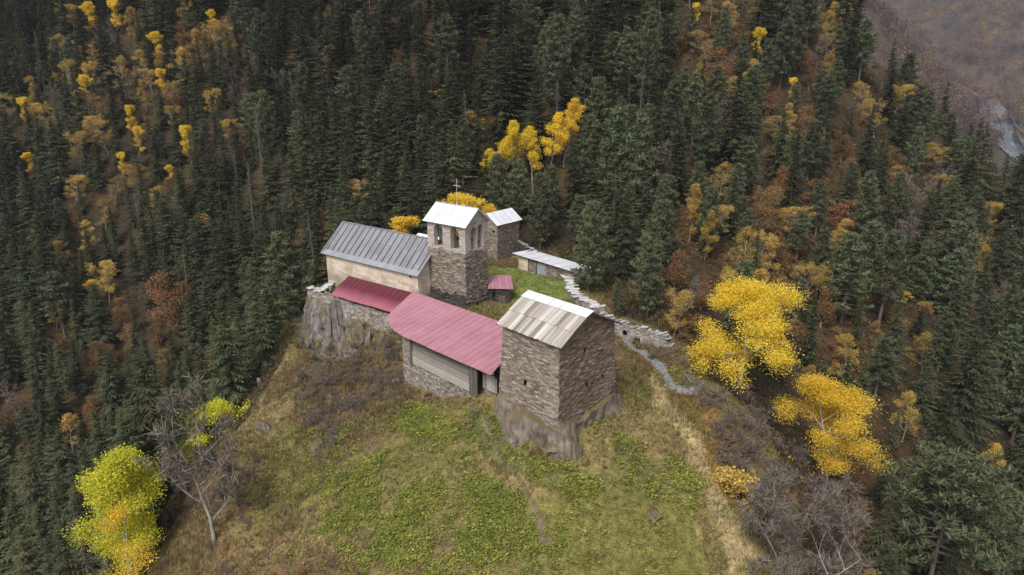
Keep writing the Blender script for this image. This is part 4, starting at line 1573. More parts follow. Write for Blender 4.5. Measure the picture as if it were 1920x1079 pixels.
coping([chp(uW, SP + 0.4), chp(uW - 3.2, SP + 0.5)], lambda s: 0.15, 1.5, M['slab_white'], rw, 9, 5)
coping([chp(uW - 2.4, SP + 1.2), chp(uW - 2.2, SP + 5.2)], lambda s: 0.1 + s * 0.28, 1.6, M['slab_white'], rw, 10, 6)

# ------------------------------------------------------------------ 8. ruined watch tower behind the bell tower
K2 = np.array((-2.6, 123.5))
EW = 6.2
SW = 4.4
wt_ = thing('watch_tower', 'short stone watch tower with a pale metal gable roof at the back of the yard', 'tower', (*(K2 + dr * 3 + dl * 2.2), 2.2))
ez2 = onV(977.5, 407, K2 + dr * EW * 0 + np.array((0.0, 0.0)), dr)[1]
ez2 = 9.3
gb2 = lambda u: ez2 + 1.6 * (1 - abs(u - SW / 2) / (SW / 2))
masonry('wall', [(K2 + dl * SW, K2, const(0.5), gb2, 0, [(SW - 1.2, SW - 0.7, 7.6, 8.1)]), (K2, K2 + dr * EW, const(0.5), const(ez2), 1, []),
                 (K2 + dr * EW, K2 + dr * EW + dl * SW, const(0.5), gb2, 1, []), (K2 + dr * EW + dl * SW, K2 + dl * SW, const(0.5), const(ez2), 0, [])], [M['stone_pale'], M['stone_mid']], wt_, 0.06, 0.22, 45)
mb = MB()
kp = lambda u, w, z: np.r_[K2 + dl * u + dr * w, z]
for sg in (0, 1):
    q = (lambda u: u) if sg == 0 else (lambda u: SW - u)
    zz = lambda u: ez2 + 0.1 + u * 1.6 / (SW / 2)
    mb.slab([kp(q(-0.4), -0.5, zz(-0.4)), kp(q(-0.4), EW + 0.5, zz(-0.4)), kp(q(SW / 2), EW + 0.5, zz(SW / 2)), kp(q(SW / 2), -0.5, zz(SW / 2))], 0.07)
    for k in range(1, 5):
        w = -0.5 + (EW + 1) * k / 5
        mb.bar(kp(q(-0.4), w, zz(-0.4) + 0.02), kp(q(SW / 2), w, zz(SW / 2) + 0.02), 0.05, 0.05, 1)
mb.build('roof', [M['white_metal'], M['white_seam']], wt_)
mb = MB()
mb.bar(kp(0.7, 0.45, 7.85), kp(1.25, 0.45, 7.85), 0.1, 0.8)
mb.build('window', M['void'], wt_)

# broken wall between watch tower and shed
w1, w2 = atZ(966, 452, 5.4)[:2], atZ(1002, 470, 4.4)[:2]
bw_ = thing('broken_wall', 'broken stump of stone wall between the watch tower and the shed', 'stone wall', (*((w1 + w2) / 2), 2.2))
wn = np.array((-(w2 - w1)[1], (w2 - w1)[0])); wn /= np.linalg.norm(wn)
jagd = lambda a, b_: (lambda u: a + (b_ - a) * u + 0.35 * math.sin(u * 5.1) + 0.25 * math.sin(u * 11))
Lw = float(np.linalg.norm(w2 - w1))
masonry('wall', [(w1, w2, const(0.5), lambda u: 5.5 - 1.3 * u / Lw + 0.3 * math.sin(u * 3), 0, []), (w2, w2 + wn * 0.9, const(0.5), const(4.2), 0, []),
                 (w2 + wn * 0.9, w1 + wn * 0.9, const(0.5), lambda u: 4.2 + 1.3 * u / Lw + 0.3 * math.sin((Lw - u) * 3), 0, []), (w1 + wn * 0.9, w1, const(0.5), const(5.5), 0, [])], [M['stone_dark']], bw_, 0.08, 0.22, 55)
coping([w1 + wn * 0.45, w2 + wn * 0.45], lambda s: 5.5 - 1.3 * s / Lw, 1.0, M['slab_grey'], bw_, 7, 9)

# ------------------------------------------------------------------ 9. shed with the sloping metal roof
SA, SB = np.array((1.1, 118.8)), np.array((11.2, 111.55))
sd = (SB - SA) / np.linalg.norm(SB - SA)
sn = np.array((-sd[1], sd[0]))
SLn = float(np.linalg.norm(SB - SA))
shd = thing('yard_shed', 'low stone shed with pale metal roof and grey-blue door beside the green yard', 'shed', (*((SA + SB) / 2 + sn * 2.3), 2.0))
d0 = onV(1007, 500, SA, sd)[0]
d1 = onV(1023.5, 500, SA, sd)[0]
pe = onV(990, 500, SA, sd)[0]
stz = lambda u: 4.95 - 0.105 * u
masonry('wall', [(SA, SA + sd * pe, const(0.5), stz, 1, []), (SA + sd * pe, SB, const(0.5), lambda u: stz(u + pe), 0, [(d0 - pe, d1 - pe, 0, 4.05)]),
                 (SB, SB + sn * 4.6, const(0), const(stz(SLn)), 0, []), (SA + sn * 4.6, SA, const(0.5), const(4.95), 0, [])], [M['stone_mid'], M['plaster']], shd, 0.05, 0.22, 65)
spt = lambda u, w, z: np.r_[SA + sd * u + sn * w, z]
mb = MB()
mb.slab([spt(-0.8, -0.6, stz(-0.8) + 0.22), spt(SLn + 1.0, -0.6, stz(SLn + 1) + 0.22), spt(SLn + 1.0, 5.0, stz(SLn + 1) - 0.25), spt(-0.8, 5.0, stz(-0.8) - 0.35)], 0.12)
for k in range(1, 7):
    u = -0.8 + (SLn + 1.8) * k / 7
    mb.bar(spt(u, -0.6, stz(u) + 0.24), spt(u, 5.0, stz(u) - 0.28), 0.06, 0.06, 1)
mb.build('roof', [M['white_metal'], M['white_seam']], shd)
mb = MB()
for u in (pe + 0.1, d0 - 0.15, SLn):
    mb.bar(spt(u, -0.08, 1.5), spt(u, -0.08, stz(u) + 0.05), 0.16, 0.16, up=(1, 0, 0))
mb.bar(spt(-0.6, -0.15, stz(-0.6) + 0.02), spt(SLn + 0.6, -0.15, stz(SLn + 0.6) + 0.02), 0.14, 0.18)
mb.build('timber_frame', M['dark_wood'], shd)
mb = MB()
mb.bar(spt(d0, 0.02, 2.98), spt(d1, 0.02, 2.98), 0.08, 2.25)
do = mb.build('door', M['steel_door'], shd)
mb = MB()
mb.bar(spt(d1 - 0.3, -0.08, 3.0), spt(d1 - 0.12, -0.08, 3.0), 0.06, 0.06)
put('handle', mb.mesh('handle', [M['seam']], shd.location), do)

# ------------------------------------------------------------------ 10. low outbuilding hidden behind the bell tower
oc = np.array((-12.2, 118.5))
ob_ = thing('outbuilding', 'low outbuilding with bright metal roof just behind the bell tower', 'outbuilding', (*oc, 1.2))
A4 = [oc + dl * a + dr * b_ for a, b_ in ((5, -3), (-5, -3), (-5, 3), (5, 3))]
gb4 = lambda u: 6.0 + 1.9 * (1 - abs(u - 3) / 3)
masonry('wall', [(A4[0], A4[1], const(-0.5), const(6.0), 0, []), (A4[1], A4[2], const(-0.5), gb4, 0, []), (A4[2], A4[3], const(-0.5), const(6.0), 0, []), (A4[3], A4[0], const(-0.5), gb4, 0, [])], [M['stone_mid']], ob_, 0.05, 0.35, 75)
mb = MB()
op = lambda a, b_, z: np.r_[oc + dl * a + dr * b_, z]
for sg in (1, -1):
    mb.slab([op(-5.5, -3.5 * sg, 5.75), op(5.5, -3.5 * sg, 5.75), op(5.5, 0, 8.05), op(-5.5, 0, 8.05)], 0.08)
    for k in range(1, 7):
        a = -5.5 + 11 * k / 7
        mb.bar(op(a, -3.5 * sg, 5.78), op(a, 0, 8.08), 0.05, 0.05, 1)
mb.build('roof', [M['white_metal'], M['white_seam']], ob_)

# ------------------------------------------------------------------ 11. yard wall with pale slates on top, 12. ruined wall beside the path


def thick_wall(name, label, line, zb, ztf, width, mat, seed, holes=(), amp=0.09, cat='stone wall'):
    line = [np.array(p, float) for p in line]
    c = sum(line) / len(line)
    root = thing(name, label, cat, (c[0], c[1], zb + 1))
    walls = []
    nrm = []
    for i in range(len(line)):
        t = line[min(i + 1, len(line) - 1)] - line[max(i - 1, 0)]
        t = t / np.linalg.norm(t)
        nrm.append(np.array((-t[1], t[0])))
    A = [p - n * width / 2 for p, n in zip(line, nrm)]
    B = [p + n * width / 2 for p, n in zip(line, nrm)]
    acc = 0.0
    for i in range(len(line) - 1):
        L = float(np.linalg.norm(line[i + 1] - line[i]))
        LA, LB = float(np.linalg.norm(A[i + 1] - A[i])), float(np.linalg.norm(B[i + 1] - B[i]))
        hl_ = [(h[0] - acc, h[1] - acc, h[2], h[3]) for h in holes]
        walls.append((A[i], A[i + 1], const(zb), (lambda u, acc=acc, k=L / LA: ztf(acc + u * k)), 0, hl_))
        walls.append((B[i + 1], B[i], const(zb), (lambda u, acc=acc, L=L, k=L / LB: ztf(acc + L - u * k)), 0, []))
        acc += L
    walls.append((B[0], A[0], const(zb), const(ztf(0)), 0, []))
    walls.append((A[-1], B[-1], const(zb), const(ztf(acc)), 0, []))
    masonry('wall', walls, [mat], root, amp, 0.22, seed)
    # rubble core closing the top
    mb = MB()
    acc = 0.0
    for i in range(len(line) - 1):
        L = float(np.linalg.norm(line[i + 1] - line[i]))
        n = max(1, int(L / 0.5))
        for k in range(n):
            f0, f1 = k / n, (k + 1) / n
            z0, z1 = ztf(acc + L * f0) - 0.10, ztf(acc + L * f1) - 0.10
            mb.face([np.r_[A[i] + (A[i + 1] - A[i]) * f0, z0], np.r_[A[i] + (A[i + 1] - A[i]) * f1, z1], np.r_[B[i] + (B[i + 1] - B[i]) * f1, z1], np.r_[B[i] + (B[i + 1] - B[i]) * f0, z0]])
        acc += L
    mb.build('wall_core', M['stone_ruin'], root)
    return root, acc


yl = [atZ(u, v, 2.8)[:2] for u, v in ((1036, 504), (1056, 509), (1068, 522), (1074, 538), (1084, 550), (1104, 562), (1125, 572))]
yw, yL = thick_wall('yard_wall', 'curving stone yard wall topped with broad pale slates running down from the shed', yl, -1.5, lambda s: 2.75 - 0.02 * s, 1.5, M['stone_ruin'], 85)
coping(yl, lambda s: 2.80 - 0.02 * s, 1.7, M['slab_white'], yw, 40, 10, 0.6, 1.5, 0.45)
rl_ = [atZ(u, v, z)[:2] for u, v, z in ((1128, 586, 1.6), (1160, 602, 1.3), (1195, 613, 1.0), (1228, 622, 0.7), (1252, 632, 0.5), (1264, 640, 0.2))]
hsx = []
lseg = np.r_[0, np.cumsum([np.linalg.norm(b_ - a) for a, b_ in zip(rl_[:-1], rl_[1:])])]
ruin_top = lambda s: 1.45 - 1.0 * s / lseg[-1] + 0.22 * math.sin(s * 1.9) + 0.15 * math.sin(s * 4.3) - (0.9 if s > lseg[-1] - 0.7 else 0)
holes = []
for u, v in ((1176, 622), (1197, 637), (1226, 651), (1242, 655)):
    for i in range(len(rl_) - 1):
        dd = (rl_[i + 1] - rl_[i]) / np.linalg.norm(rl_[i + 1] - rl_[i])
        s, z = onV(u, v, rl_[i], dd)
        if 0 <= s <= np.linalg.norm(rl_[i + 1] - rl_[i]):
            holes.append((lseg[i] + s - 0.35, lseg[i] + s + 0.4, z - 0.35, z + 0.4))
            break
ru, _ = thick_wall('ruined_wall', 'ruined lichen-grey wall with square holes above the gravel path', rl_, -3.2, ruin_top, 1.1, M['stone_ruin'], 95, holes, 0.10)
coping(rl_, lambda s: ruin_top(s) + 0.05, 1.1, M['slab_grey'], ru, 26, 30, 0.4, 1.2, 0.35)
for h in holes:
    s = (h[0] + h[1]) / 2
    i = int(np.clip(np.searchsorted(lseg, s) - 1, 0, len(rl_) - 2))
    dd = (rl_[i + 1] - rl_[i]) / np.linalg.norm(rl_[i + 1] - rl_[i])
    nn = np.array((-dd[1], dd[0]))
    p = rl_[i] + dd * (s - lseg[i]) + nn * 0.1
    mb = MB()
    mb.bar(np.r_[p - dd * 0.55, (h[2] + h[3]) / 2], np.r_[p + dd * 0.55, (h[2] + h[3]) / 2], 0.3, 1.1)
    mb.build('hole', M['void'], ru)

# small pale lean-to behind the house tower's far corner
# ------------------------------------------------------------------ rock faces and loose stones
e = [hit(u, v)[:2] for u, v in ((572, 560), (560, 610), (585, 650), (630, 668), (672, 650), (690, 610))]
rr = random.Random(31)


def place_rock(label, u, v, size, mat, seed, sink=0.35, group=None, rot=None, name='rock'):
    p = hit(u, v)
    if p is None:
        return
    me = hull_rock(seed, size, 15 + seed % 6, 0.05 if max(size) < 1 else 0.06, 3 if max(size) > 1 else 1)
    me.materials.append(mat)
    o = put(name, me)
    o.location = (p[0], p[1], p[2] + size[2] * (0.5 - sink))
    o.rotation_euler = rot or (rr.uniform(-0.3, 0.3), rr.uniform(-0.3, 0.3), rr.uniform(0, 6.28))
    return tag(o, label, 'rock', group)


crag('rock_bluff', 'steep grey rock face streaked white below the left end of the church terrace', [chp(uW + 0.3, SP - 0.1), chp(uW - 4.5, SP - 0.5), chp(uW - 9, SP - 0.3), chp(uW - 11, SP + 1.5), chp(uW - 5, SP + 2), chp(uW + 0.2, SP + 3.2)],
     -1.2, -13.0, 3.8, M['rock_grey'], 33, 1.7)
crag('rock_bluff', 'low mossy rock ledge under the mottled retaining wall', [chp(uW - 9, SP - 0.1), chp(uW - 13, SP - 0.3), chp(uW - 16, SP - 0.1), chp(uW - 16, SP + 1.5), chp(uW - 9, SP + 1.5)],
     -3.0, -8.5, 1.2, M['rock'], 35, 1.2)
for i, (lab, u, v, sz, mt) in enumerate((
        ('tall grey rock jutting from the grassy slope beside the lone bare tree', 495, 810, (1.3, 1.0, 2.0), 'rock'),
        ('split grey rock at the knoll edge above the dark spruces', 489, 722, (0.5, 0.6, 1.5), 'rock_grey'),
        ('dark rock rib showing through brown grass on the left slope', 596, 845, (0.9, 0.8, 1.9), 'rock'),
        ('flat grey slab lying before the hall doorway', 893, 764, (1.5, 0.9, 0.35), 'rock_grey'),
        ('mossy stepping stone below the hall doorway', 880, 790, (1.2, 0.8, 0.4), 'rock'),
        ('grey flagstone beside the trodden trail', 905, 829, (0.9, 0.6, 0.2), 'rock_grey'),
        ('pale flat rock in the herbs below the house tower', 1072, 905, (1.1, 0.7, 0.35), 'rock_grey'),
        ('low rock among nettles in front of the house tower', 1135, 915, (0.9, 0.6, 0.3), 'rock'),
        ('white boulder on the dry grass crest', 1284, 848, (0.45, 0.5, 0.35), 'rock_grey'),
        ('grey rock rib beside the white boulder on the crest', 1279, 868, (0.5, 0.8, 0.5), 'rock'),
        ('pale slab leaning by the right foot of the house tower', 1160, 712, (0.7, 0.5, 0.45), 'rock_grey'),
        ('dark bank of rock in the lawn near the crest', 1225, 965, (2.2, 0.9, 0.7), 'rock'),
        ('pale stone beside the lone bare tree', 375, 925, (0.8, 0.5, 0.4), 'rock_grey'),
        ('weathered log-like rock below the lone bare tree', 350, 1015, (0.4, 1.3, 0.3), 'rock_grey'))):
    place_rock(lab, u, v, sz, M[mt], 100 + i)
for i in range(26):
    for _ in range(30):
        u, v = rr.uniform(556, 720), rr.uniform(556, 676)
        if in_poly(np.array([u]), np.array([v]), ROCKY)[0]:
            break
    place_rock('angular grey-white rock in the broken cliff below the church terrace', u, v, (rr.uniform(0.5, 1.1), rr.uniform(0.4, 0.8), rr.uniform(1.0, 2.3)), M['rock_grey'] if i % 3 else M['rock'], 400 + i, 0.42,
               'rocks of the broken cliff below the church terrace', (rr.uniform(-0.35, 0.1), rr.uniform(-0.35, 0.35), rr.uniform(0, 6.28)))
proto = [hull_rock(300 + k, (1, 0.8, 0.55), 12, 0.05, 1) for k in range(4)]
for me in proto:
    me.materials.append(M['rock_grey'])
k = 0
for t in range(400):
    u, v = rr.uniform(430, 1340), rr.uniform(690, 1070)
    p = hit(u, v)
    if p is None or not in_poly(np.array([p[0]]), np.array([p[1]]), KNOLL)[0]:
        continue
    if in_poly(np.array([u]), np.array([v]), LAWN)[0] and rr.random() < 0.7:
        continue
    if (N_[0] - 3 < p[0] < R_[0] + 2 and p[1] > 66) or (p[1] > 72 and -18 < p[0] < 0 and in_poly(np.array([u]), np.array([v]), [(727, 560), (945, 560), (945, 760), (740, 730)])[0]):
        continue
    o = put('stone', proto[k % 4])
    s = rr.uniform(0.10, 0.30)
    o.location = (p[0], p[1], p[2] + 0.06)
    o.scale = (s, s, s)
    o.rotation_euler = (rr.uniform(-.4, .4), rr.uniform(-.4, .4), rr.uniform(0, 6.28))
    tag(o, 'small pale stone lying loose in the grass of the knoll', 'stone', 'loose stones scattered over the grassy knoll')
    k += 1
    if k >= 70:
        break
# white coil left in the grass by the hall corner
p = hit(742, 716)
mb = MB()
ring = lambda r_, z_: [np.array((p[0] + r_ * math.cos(a), p[1] + r_ * math.sin(a), p[2] + z_)) for a in np.linspace(0, 2 * math.pi, 25)]
mb.tube(ring(0.45, 0.12), [0.05] * 25, 6)
mb.tube(ring(0.40, 0.20), [0.05] * 25, 6)
mb.tube(ring(0.22, 0.14), [0.04] * 25, 6)
co_ = mb.mesh('hose_coil', [M['white_metal']], tuple(p))
o = put('hose_coil', co_)
o.location = tuple(p)
tag(o, 'small white coil of hose lying in the grass by the left corner of the hall', 'hose')
# ------------------------------------------------------------------ trees


def tri_mesh_parts(T):
    """T: list of (3x3 array, tone)"""
    V = np.array([t[0] for t in T]).reshape(-1, 3)
    return V, np.arange(len(V)).reshape(-1, 3), np.repeat([t[1] for t in T], 3)


def spruce_meshes(seed, h, rad, dens=1.0, bare=0.08, dead=False):
    r = np.random.default_rng(seed)
    T = []
    z = h * bare
    while z < h * 0.985:
        t = (z / h - bare) / (1 - bare)
        Lb = rad * (1 - t) ** 0.80 * (0.55 + 0.45 * min(1, t * 5 + 0.3)) + 0.12
        nb = int(round((5 + 2 * (1 - t)) * dens))
        a0 = r.uniform(0, 6.28)
        for k in range(max(3, nb)):
            a = a0 + 6.2832 * k / nb + r.normal(0, 0.22)
            L = Lb * r.uniform(0.5, 1.22)
            if r.random() < 0.06:
                L *= 0.4
            ca, sa = math.cos(a), math.sin(a)
            droop = 0.30 + 0.30 * (1 - t) + r.uniform(-0.08, 0.08)
            zc = z + r.normal(0, 0.42)
            ns = max(3, int(L / 0.42))
            side = np.array((-sa, ca, 0))
            prev = None
            for i in range(ns + 1):
                s = i / ns
                p = np.array((ca * L * s, sa * L * s, zc - droop * L * s + 0.30 * droop * L * s * s + 0.25 * s * s * L * t))
                if prev is not None:
                    if dead:
                        wv = 0.05
                        T.append((np.array([prev - side * wv, prev + side * wv, p]), r.uniform(0.1, 0.6)))
                        if i > 1:
                            q = p + side * r.choice((-1, 1)) * 0.4 - np.array((0, 0, 0.2))
                            T.append((np.array([prev, prev + np.array((0, 0, 0.06)), q]), r.uniform(0.1, 0.6)))
                    else:
                        w = (0.20 + 0.42 * math.sin(math.pi * min(1, s * 0.85 + 0.12))) * (0.5 + 0.5 * L / max(rad, 0.5)) * r.uniform(0.75, 1.25)
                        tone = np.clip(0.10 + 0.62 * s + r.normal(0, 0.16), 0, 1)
                        fwd = (p - prev) * r.uniform(0.6, 1.3)
                        for sg in (-1, 1):
                            tip = p + side * sg * w * r.uniform(0.7, 1.2) + fwd * 0.5 + np.array((0, 0, -w * r.uniform(0.15, 0.65)))
                            T.append((np.array([prev, p, tip] if sg > 0 else [p, prev, tip]), tone))
                        hang = p + np.array((ca * 0.1, sa * 0.1, -w * r.uniform(0.5, 1.0)))
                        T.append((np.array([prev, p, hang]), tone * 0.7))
                prev = p
        z += (0.30 + 0.35 * (1 - t)) * r.uniform(0.8, 1.2) / dens * (h / 18) ** 0.3
    # leader
    for k in range(3):
        a = k * 2.09
        T.append((np.array([(0.10 * math.cos(a), 0.10 * math.sin(a), h * 0.955), (0.10 * math.cos(a + 2.09), 0.10 * math.sin(a + 2.09), h * 0.955), (0, 0, h * 1.01)]), 0.6))
    V, F, tn = tri_mesh_parts(T)
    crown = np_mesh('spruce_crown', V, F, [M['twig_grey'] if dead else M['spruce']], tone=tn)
    mb = MB()
    mb.tube([(0, 0, -1.5), (0, 0, h * 0.3), (0, 0, h * 0.7), (0, 0, h * 0.97)], [0.012 * h + 0.05, 0.010 * h, 0.006 * h, 0.02], 6)
    return crown, mb.mesh('spruce_trunk', [M['bark']], smooth=True)


def limbs(r, mb, p, d, L, rad, depth, tips, spread=0.6, up=0.25, taper=0.62, split=(2, 3), kink=0.18, sides=5):
    """recursive branching; twig ends are collected in tips as (point, direction)"""
    n = 4
    pts, rd = [p], [rad]
    dd = d.copy()
    for i in range(n):
        dd = dd + r.normal(0, kink, 3) + np.array((0, 0, up * 0.12))
        dd /= np.linalg.norm(dd)
        p = p + dd * L / n
        pts.append(p)
        rd.append(rad * (1 - (1 - taper) * (i + 1) / n))
    mb.tube(pts, rd, sides if depth > 1 else 4, tone=r.uniform(0.2, 0.8))
    if depth <= 1:
        for q in pts[2:]:
            tips.append((q, dd))
    if depth <= 0:
        return
    k = r.integers(split[0], split[1] + 1)
    for j in range(k):
        src = pts[-1] if j == 0 else pts[r.integers(2, n + 1)]
        nd_ = dd + r.normal(0, spread, 3) + np.array((0, 0, up * 0.5))
        nd_ /= np.linalg.norm(nd_)
        limbs(r, mb, src, nd_, L * r.uniform(0.62, 0.85), rad * taper * r.uniform(0.6, 0.9), depth - 1, tips, spread, up, taper, split, kink, sides)


def leaf_cloud(r, centres, dirs, n_each, sigma, size, flat=0.7):
    C = np.repeat(centres, n_each, axis=0)
    Cl = np.repeat(r.random(len(centres)), n_each)
    n = len(C)
    P = C + np.clip(r.normal(0, 1, (n, 3)), -1.7, 1.7) * np.array((sigma, sigma, sigma * flat))
    a = r.normal(0, 1, (n, 3)) + np.array((0, 0, 0.6))
    a /= np.linalg.norm(a, axis=1)[:, None]
    b = np.cross(a, r.normal(0, 1, (n, 3)))
    b /= np.linalg.norm(b, axis=1)[:, None]
    c = np.cross(a, b)
    s = size * r.uniform(0.6, 1.35, n)[:, None]
    Q = np.stack([P - b * s * 0.5, P + c * s * 0.42, P + b * s * 0.6, P - c * s * 0.42], 1).reshape(-1, 3)
    tone = np.clip(Cl * 0.6 + r.random(n) * 0.5, 0, 1)
    return Q, np.arange(4 * n).reshape(-1, 4), np.repeat(tone, 4)


def broadleaf_meshes(seed, h, leafmat, depth=4, trunk=0.22, n_each=14, sigma=0.34, size=0.24, spread=0.55, clear=0.25, width=0.5, keep=1.0, bark='bark_pale', up=0.35, stems=1):
    r = np.random.default_rng(seed)
    mb = MB()
    tips = []
    for st in range(stems):
        lean = r.normal(0, 0.06 if stems == 1 else 0.22, 3) * np.array((1, 1, 0))
        base = np.array((0, 0, -0.8)) + (r.normal(0, 0.4, 3) * np.array((1, 1, 0)) if stems > 1 else 0)
        d = np.array((0, 0, 1.0)) + lean
        d /= np.linalg.norm(d)
        H_ = h * (1 if st == 0 else r.uniform(0.6, 0.95))
        pts = [base]
        nseg = 7
        dd = d.copy()
        for i in range(nseg):
            dd = dd + r.normal(0, 0.05, 3)
            dd /= np.linalg.norm(dd)
            pts.append(pts[-1] + dd * H_ * 0.82 / nseg)
        rd = [trunk * (1 - 0.85 * i / nseg) for i in range(nseg + 1)]
        mb.tube(pts, rd, 7, tone=0.5)
        zs = np.linspace(clear, 1.0, 13 if stems == 1 else 8)
        for z in zs:
            f = z * nseg
            i = min(int(f), nseg - 1)
            p = pts[i] + (pts[i + 1] - pts[i]) * (f - i)
            a = r.uniform(0, 6.28)
            prof_ = math.sin(math.pi * min(1, (z - clear) / (1 - clear) * 0.72 + 0.22))
            Lb = h * width * 0.5 * prof_ * r.uniform(0.6, 1.0)
            nd_ = np.array((math.cos(a), math.sin(a), up + 0.9 * z * r.uniform(0.6, 1.2)))
            nd_ /= np.linalg.norm(nd_)
            limbs(r, mb, p, nd_, Lb * 0.62, trunk * (1 - 0.85 * z) * 0.55 + 0.02, depth - 2, tips, spread, up)
    trunk_me = mb.mesh('broadleaf_trunk', [M[bark]], smooth=True)
    C = np.array([t[0] for t in tips])
    if keep < 1:
        C = C[r.random(len(C)) < keep]
    V, F, tn = leaf_cloud(r, C, None, n_each, sigma, size)
    crown = np_mesh('broadleaf_crown', V, F, [M[leafmat]], tone=tn)
    return crown, trunk_me


def pine_meshes(seed, h, rad, clear=0.3, umbrella=0.0):
    r = np.random.default_rng(seed)
    mb = MB()
    mb.tube([(0, 0, -1.5), (r.normal(0, .2), r.normal(0, .2), h * 0.4), (r.normal(0, .3), r.normal(0, .3), h * 0.75), (0, 0, h * 0.96)], [0.014 * h + 0.05, 0.011 * h, 0.007 * h, 0.03], 7)
    cs = []
    z = h * clear
    while z < h * 0.98:
        t = (z / h - clear) / (1 - clear)
        prof_ = ((1 - t) ** 0.55 * (0.6 + 0.4 * min(1, t * 4))) if not umbrella else math.sqrt(max(0.02, 1 - (t * 1.0) ** 2)) * (0.75 + 0.25 * t)
        nb = r.integers(4, 6)
        a0 = r.uniform(0, 6.28)
        for k in range(nb):
            a = a0 + 6.2832 * k / nb + r.normal(0, 0.3)
            L = max(0.3, rad * prof_ * r.uniform(0.55, 1.15))
            e = np.array((math.cos(a), math.sin(a), 0.05 + 0.45 * t + r.uniform(-0.1, 0.15)))
            p0 = np.array((0, 0, z))
            p1 = p0 + e * L * 0.55 + r.normal(0, 0.08, 3)
            p2 = p0 + e * L + np.array((0, 0, 0.10 * L)) + r.normal(0, 0.1, 3)
            mb.tube([p0, p1, p2], [0.05 + 0.02 * L, 0.035, 0.015], 4)
            nsp = max(2, int(L / 0.42))
            for i in range(nsp):
                s = 0.35 + 0.65 * (i + 0.5) / nsp
                q = p0 + (p2 - p0) * s
                sd_ = np.array((-math.sin(a), math.cos(a), 0)) * r.normal(0, 0.28) * L * s * 0.7
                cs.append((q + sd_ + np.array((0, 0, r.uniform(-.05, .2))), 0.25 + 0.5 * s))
        z += (0.42 + 0.4 * (1 - t)) * r.uniform(0.8, 1.2) * (h / 15) ** 0.4
    C = np.array([c[0] for c in cs])
    tc = np.array([c[1] for c in cs])
    n_each = 16
    n = len(C) * n_each
    Cc = np.repeat(C, n_each, axis=0)
    d = r.normal(0, 1, (n, 3)) + np.array((0, 0, 0.45))
    d /= np.linalg.norm(d, axis=1)[:, None]
    sdv = np.cross(d, r.normal(0, 1, (n, 3)))
    sdv /= np.linalg.norm(sdv, axis=1)[:, None]
    Ln = r.uniform(0.28, 0.6, n)[:, None] * (0.8 + 0.02 * h)
    P0 = Cc + r.normal(0, 0.13, (n, 3))
    V = np.stack([P0 - sdv * 0.085, P0 + sdv * 0.085, P0 + d * Ln], 1).reshape(-1, 3)
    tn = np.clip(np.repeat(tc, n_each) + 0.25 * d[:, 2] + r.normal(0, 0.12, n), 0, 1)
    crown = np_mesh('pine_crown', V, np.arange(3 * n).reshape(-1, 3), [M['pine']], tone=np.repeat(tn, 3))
    return crown, mb.mesh('pine_trunk', [M['bark']], smooth=True)


def bare_meshes(seed, h, depth=5, trunk=0.2, spread=0.55, up=0.3, mat='twig', clear=0.2, stems=1, width=0.55, fine=True):
    """leafless tree: trunk and boughs, with a haze of thin twigs as its crown"""
    r = np.random.default_rng(seed)
    mb, tips = MB(), []
    for st in range(stems):
        base = np.array((0, 0, -0.6)) + (r.normal(0, 0.3, 3) * np.array((1, 1, 0)) if stems > 1 else 0)
        d = np.array((0, 0, 1.0)) + r.normal(0, 0.08 if stems == 1 else 0.35, 3) * np.array((1, 1, 0))
        d /= np.linalg.norm(d)
        pts, nseg, dd = [base], 6, d
        Hh = h * 0.8 * (1 if st == 0 else r.uniform(0.6, 1))
        for i in range(nseg):
            dd = dd + r.normal(0, 0.08, 3)
            dd /= np.linalg.norm(dd)
            pts.append(pts[-1] + dd * Hh / nseg)
        mb.tube(pts, [trunk * (1 - 0.85 * i / nseg) for i in range(nseg + 1)], 6)
        for z in np.linspace(clear, 1.0, 9 if stems == 1 else 5):
            f = z * nseg
            i = min(int(f), nseg - 1)
            p = pts[i] + (pts[i + 1] - pts[i]) * (f - i)
            a = r.uniform(0, 6.28)
            nd_ = np.array((math.cos(a), math.sin(a), up + z * 0.8))
            nd_ /= np.linalg.norm(nd_)
            limbs(r, mb, p, nd_, h * width * 0.30 * r.uniform(0.7, 1.1), trunk * (1 - 0.85 * z) * 0.5 + 0.015, depth - 3, tips, spread, up)
    trunk_me = mb.mesh('bare_trunk', [M['bark_pale'] if mat == 'twig_grey' else M['bark']], smooth=True)
    C = np.array([t[0] for t in tips])
    D = np.array([t[1] for t in tips])
    k = 5 if fine else 3
    C, D = np.repeat(C, k, axis=0), np.repeat(D, k, axis=0)
    n = len(C)
    d = D * 0.6 + r.normal(0, 0.7, (n, 3)) + np.array((0, 0, 0.15))
    d /= np.linalg.norm(d, axis=1)[:, None]
    s = np.cross(d, r.normal(0, 1, (n, 3)))
    s /= np.linalg.norm(s, axis=1)[:, None]
    L = h * 0.07 * r.uniform(0.5, 1.3, n)[:, None]
    w = 0.016 + 0.0016 * h
    V = np.stack([C - s * w, C + s * w, C + d * L], 1).reshape(-1, 3)
    tn = np.repeat(np.clip(r.random(n), 0, 1), 3)
    return np_mesh('bare_crown', V, np.arange(3 * n).reshape(-1, 3), [M[mat]], tone=tn), trunk_me


